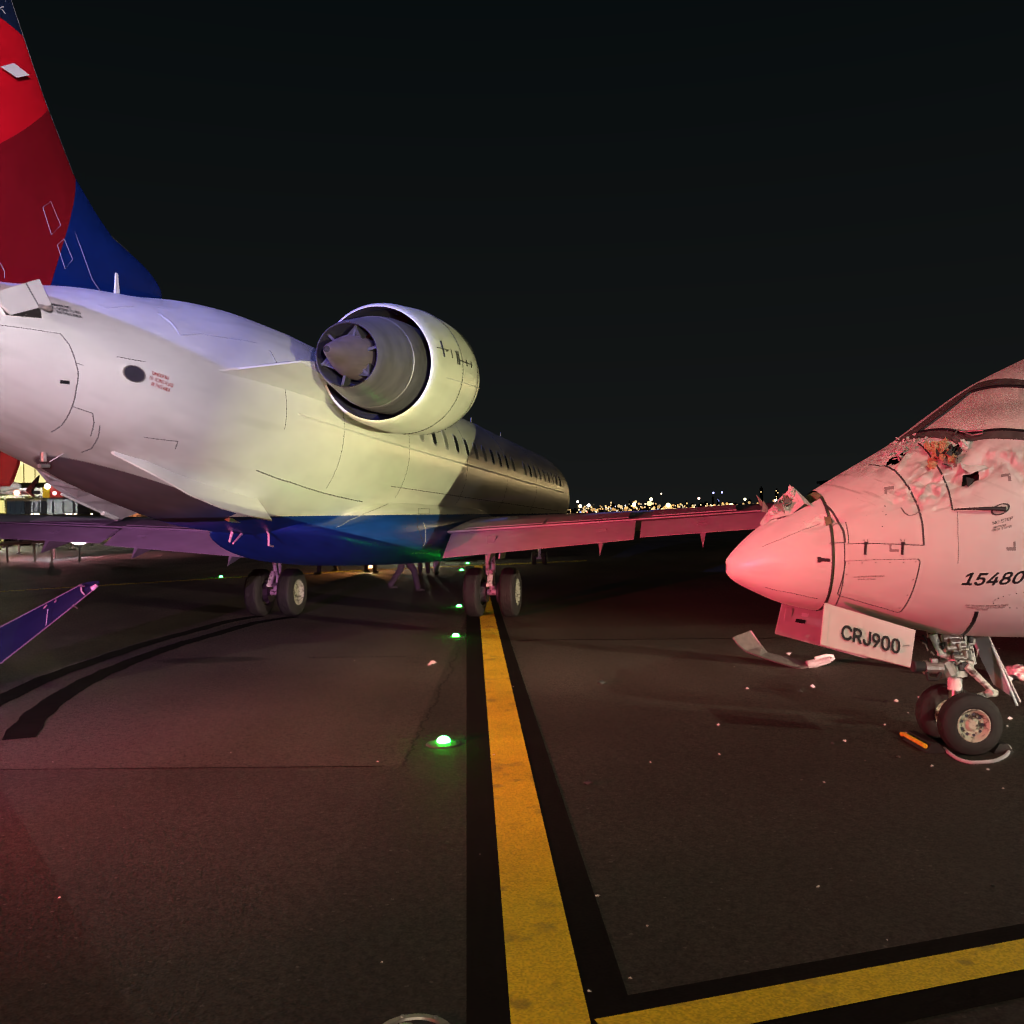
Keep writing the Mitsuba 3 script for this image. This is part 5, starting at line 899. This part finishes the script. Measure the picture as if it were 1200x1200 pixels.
# skyline across the water
r4 = random.Random(21)
tall = {690: 6, 705: 5, 718: 9, 738: 12, 742: 8, 757: 7, 770: 4, 789: 5, 800: 8, 805: 11, 828: 9, 836: 16, 842: 14, 853: 7, 868: 6, 874: 8, 893: 26, 911: 23, 879: 12, 920: 9, 760: 11, 931: 12, 945: 8}
xs = sorted(list(tall) + [x + r4.uniform(-3, 3) for x in range(640, 1200, 9)])
COL = [(1, .60, .20), (1, .72, .34), (1, .52, .15), (1, .80, .50), (1, .66, .26), (.8, .88, 1)]
for i, x in enumerate(xs):
    h = tall.get(x, r4.uniform(3, 8) if x < 960 else r4.uniform(3, 14)); Y = r4.uniform(1700, 2300); base = on_y(x, 600, Y)[2]; w = (r4.uniform(2.0, 3.6) if h > 9 else r4.uniform(4, 9)) * Y / FOCAL; cx = on_y(x, 600, Y)[0]; H_ = h * Y / FOCAL + 4; dp_ = w * r4.uniform(.7, 1.2)
    k = thing('city_building', 'dark %s with scattered lit windows across the water, %s' % ('tower' if h > 9 else 'block', 'left of the damaged nose' if x < 930 else 'behind the damaged nose'), 'building', 'buildings of the far skyline')
    part(k, 'wall', obox((cx - w / 2, Y, 0), (w, 0, 0), (0, dp_, 0), (0, 0, H_)), 'm_tower', smooth=False)
    part(k, 'roof_block', obox((cx - w * .2, Y + dp_ * .3, H_), (w * .4, 0, 0), (0, dp_ * .4, 0), (0, 0, 3.0)), 'm_tower', smooth=False)
    q = []; nx, nz = max(2, int(w / 2.6)), max(2, int(H_ / 3.4)); dens = r4.choice([.10, .16, .26]) if h > 5 else r4.choice([.2, .35])
    for a in range(nx):
        for b in range(nz):
            if r4.random() < dens: X0 = cx - w / 2 + (a + .2) * w / nx; q.append(obox((X0, Y - .25, (b + .3) * H_ / nz), (w / nx * .6, 0, 0), (0, .24, 0), (0, 0, H_ / nz * .55)))
    col = (.35, .4, 1.0) if x in (836, 842) else r4.choice(COL)
    if q: glow(k, 'lit_window', cat(*q), col, r4.uniform(1.0, 3.0), kind='stuff')
LX = [(r4.uniform(676, 935), r4.gauss(595.5, 2.2), r4.uniform(.35, 1.15), r4.choice(COL), r4.uniform(.7, 1.9)) for _ in range(120)] + [(676 + 258 * r4.random() ** .8, r4.gauss(595.0, 2.7), r4.uniform(.8, 1.9), r4.choice(COL[:3]), r4.uniform(.35, 1.3)) for _ in range(155)] + [(743, 591.5, 2.4, (1, .90, .62), 3), (761, 590, 3.0, (1, .70, .25), 2.2), (763, 585, 2.0, (1, .86, .5), 5), (783, 592, 2.8, (1, .80, .36), 3.2), (857, 592.5, 3.0, (1, .82, .36), 3.2), (902, 591.5, 2.1, (1, .90, .6), 3), (690, 592, 1.9, (1, .95, .85), 7), (680, 593, 2.0, (1, .9, .6), 7), (677, 588, 1.5, (1, .95, .8), 5), (834, 594, 2.0, (1, .9, .5), 7), (813, 595, 1.8, (1, .85, .4), 6), (909, 587, 2.2, (.9, .95, 1), 4), (819, 584, 1.6, (1, .6, .5), 4), (873, 585, 1.6, (1, .95, .6), 4), (846, 577, 1.2, (.4, .4, 1), 5), (836, 577.5, 1.2, (.4, .4, 1), 5), (775, 578.5, .9, (1, .8, .6), 4), (825, 598, 2.5, (1, .8, .35), 5), (850, 597.5, 2.5, (1, .8, .35), 5), (870, 597, 2.2, (1, .8, .35), 5)]
Ys = 1560.0
for x, y, r, c, s in LX:
    p_ = on_y(x, y, Ys); p_[2] = max(p_[2], 2.0); k = thing('shore_light', 'lit lamp on the far shore below the dark skyline', 'street lamp', 'lamps along the far shore')
    part(k, 'post', bar((p_[0], Ys, 0), (p_[0], Ys, p_[2]), .15, sides=5), 'm_pole', smooth=False); m = trimesh.creation.icosphere(1, r * Ys / FOCAL); m.apply_translation(p_); glow(k, 'lamp_head', m, c, min(s, 3.2))
for i in range(40):
    x = r4.uniform(676, 795) if i < 28 else r4.uniform(795, 880); y = r4.gauss(601.2, .7) - (x - 676) * .016; Yd = r4.uniform(260, 330); p_ = on_y(x, y, Yd); p_[2] = max(p_[2], .25); c = r4.choice([(1, .75, .25), (.25, .4, 1), (1, .15, .1), (.4, .8, 1), (1, .9, .6), (1, .75, .25)])
    k = thing('airfield_light', 'small coloured airfield light just below the far shore', 'airfield light', 'coloured airfield lights before the water'); part(k, 'stake', bar((p_[0], Yd, 0), p_, .05, sides=5), 'm_pole', smooth=False)
    m = trimesh.creation.icosphere(1, r4.uniform(.14, .26) if i % 9 else .42); m.apply_translation(p_); glow(k, 'lens', m, c, r4.uniform(1.2, 4))
# lamps under the terminal canopy and on the far apron, added to light them
for i, (x, y, D, zz, c, I, lb) in enumerate(((4, 574, 111.5, 0, (1.0, .84, .26), 1300, 'added warm lamp under the terminal canopy left of the fin of the parked jet'), (60, 574, 111.5, 0, (1.0, .84, .26), 1300, 'added warm lamp under the terminal canopy behind the red truck'), (-30, 560, 72.0, 0, (.95, .9, .75), 700, 'added pale lamp on a pole left of the cargo containers'), (60, 620, 50.0, 0, (1.0, .30, .36), 120, 'added reddish lamp on a pole for emergency vehicle light above the pale concrete'))):
    c0 = on_y(x, y, D); k = thing('added_floodlight', lb, 'lamp'); part(k, 'post', bar((c0[0], D + .3, 0), (c0[0], D + .3, c0[2] + .3), .06), 'm_pole')
    kk = part(k, 'lamp_head', rbox((.5, .25, .2), c0 + [0, .25, .3], .04), 'm_pole')
    scene['lamp_' + k] = {'type': 'point', 'position': c0.tolist(), 'intensity': rgb(*[q * I for q in c]), 'sampling_weight': 0.5}
cc = thing('added_concourse', 'added long concourse with glowing amber windows for reflections, hidden behind the damaged jet', 'building')  # unseen building added so its windows reflect in the far jet
a, b = on_y(985, 597, 380.0), on_y(1420, 597, 380.0)
c0 = np.array([37.5, 95.0, 6.0]); k = thing('added_floodlight', 'added amber flood lamp on a pole, unseen far behind the nose of the damaged jet', 'lamp'); part(k, 'post', bar((37.5, 95.3, 0), (37.5, 95.3, 6.2), .08), 'm_pole'); part(k, 'lamp_head', rbox((.8, .25, .4), c0 + [0, .3, .3], .04), 'm_pole')  # hidden spot added for a gold glint and dim light on the cabin
scene['lamp_' + k] = {'type': 'spot', 'to_world': T().look_at(origin=c0.tolist(), target=[0.0, 26.0, 2.5], up=[0, 0, 1]), 'intensity': rgb(900.0, 640.0, 280.0), 'beam_width': 3.0, 'cutoff_angle': 5.5, 'sampling_weight': 0.7}
part(cc, 'wall', obox((a[0], 380, 0), (b[0] - a[0], 0, 0), (0, 25, 0), (0, 0, 13)), 'm_terminal_wall', smooth=False); part(cc, 'roof', obox((a[0] - 1, 379, 13), (b[0] - a[0] + 2, 0, 0), (0, 27, 0), (0, 0, 1.0)), 'm_tower', smooth=False)
for i in range(24):
    x = a[0] + (b[0] - a[0]) * (i + .12) / 24; w = (b[0] - a[0]) / 24 * .76
    for z0, h_ in ((1.0, 4.2), (6.4, 5.2)): glow(cc, 'window', obox((x, 379.7, z0), (w, 0, 0), (0, .2, 0), (0, 0, h_)), (1.0, .72, .34), 2.4 if (i * 7) % 5 else 1.0)

c0 = on_y(433, 663.5, 33.0); k = thing('work_lamp', 'small orange work lamp glowing beneath the belly between the two main gears', 'lamp')
part(k, 'stand', bar((c0[0], 33.05, 0), c0 + [0, .05, 0], .03), 'm_pole'); glow(k, 'lens', rbox((.22, .10, .14), c0, .03), (1.0, .42, .16), 5)
scene['lamp_' + k] = {'type': 'point', 'position': (c0 + np.array([0, -.25, .25])).tolist(), 'intensity': rgb(26.0, 9.5, 3.0), 'sampling_weight': 0.6}
c0 = on_y(505, 659, 40.0); k = thing('service_cart', 'pale service cart with a lit lamp beyond the starboard main wheels', 'cart')
part(k, 'body', rbox((1.9, 1.0, .5), (c0[0], 40, .75), .05), 'm_plain_white'); part(k, 'handle', tube([(c0[0] + .9, 40, .8), (c0[0] + 1.5, 40, 1.05), (c0[0] + 1.6, 40, 1.0)], .03, 8), 'm_pole')
for x in (-.6, .6):
    for y in (-.45, .45): part(k, 'wheel', revolve([(-.07, .02), (-.07, .25), (.07, .25), (.07, .02)], (c0[0] + x, 40 + y, .25), (0, 1.0, 0), 16), 'm_rubber')
glow(k, 'lamp', rbox((.16, .08, .1), (c0[0] - .3, 39.4, .95), .02), (.8, 1.0, .85), 5)
scene['lamp_' + k] = {'type': 'point', 'position': [c0[0] - .3, 38.6, 1.2], 'intensity': rgb(16.0, 17.0, 12.0), 'sampling_weight': 0.5}
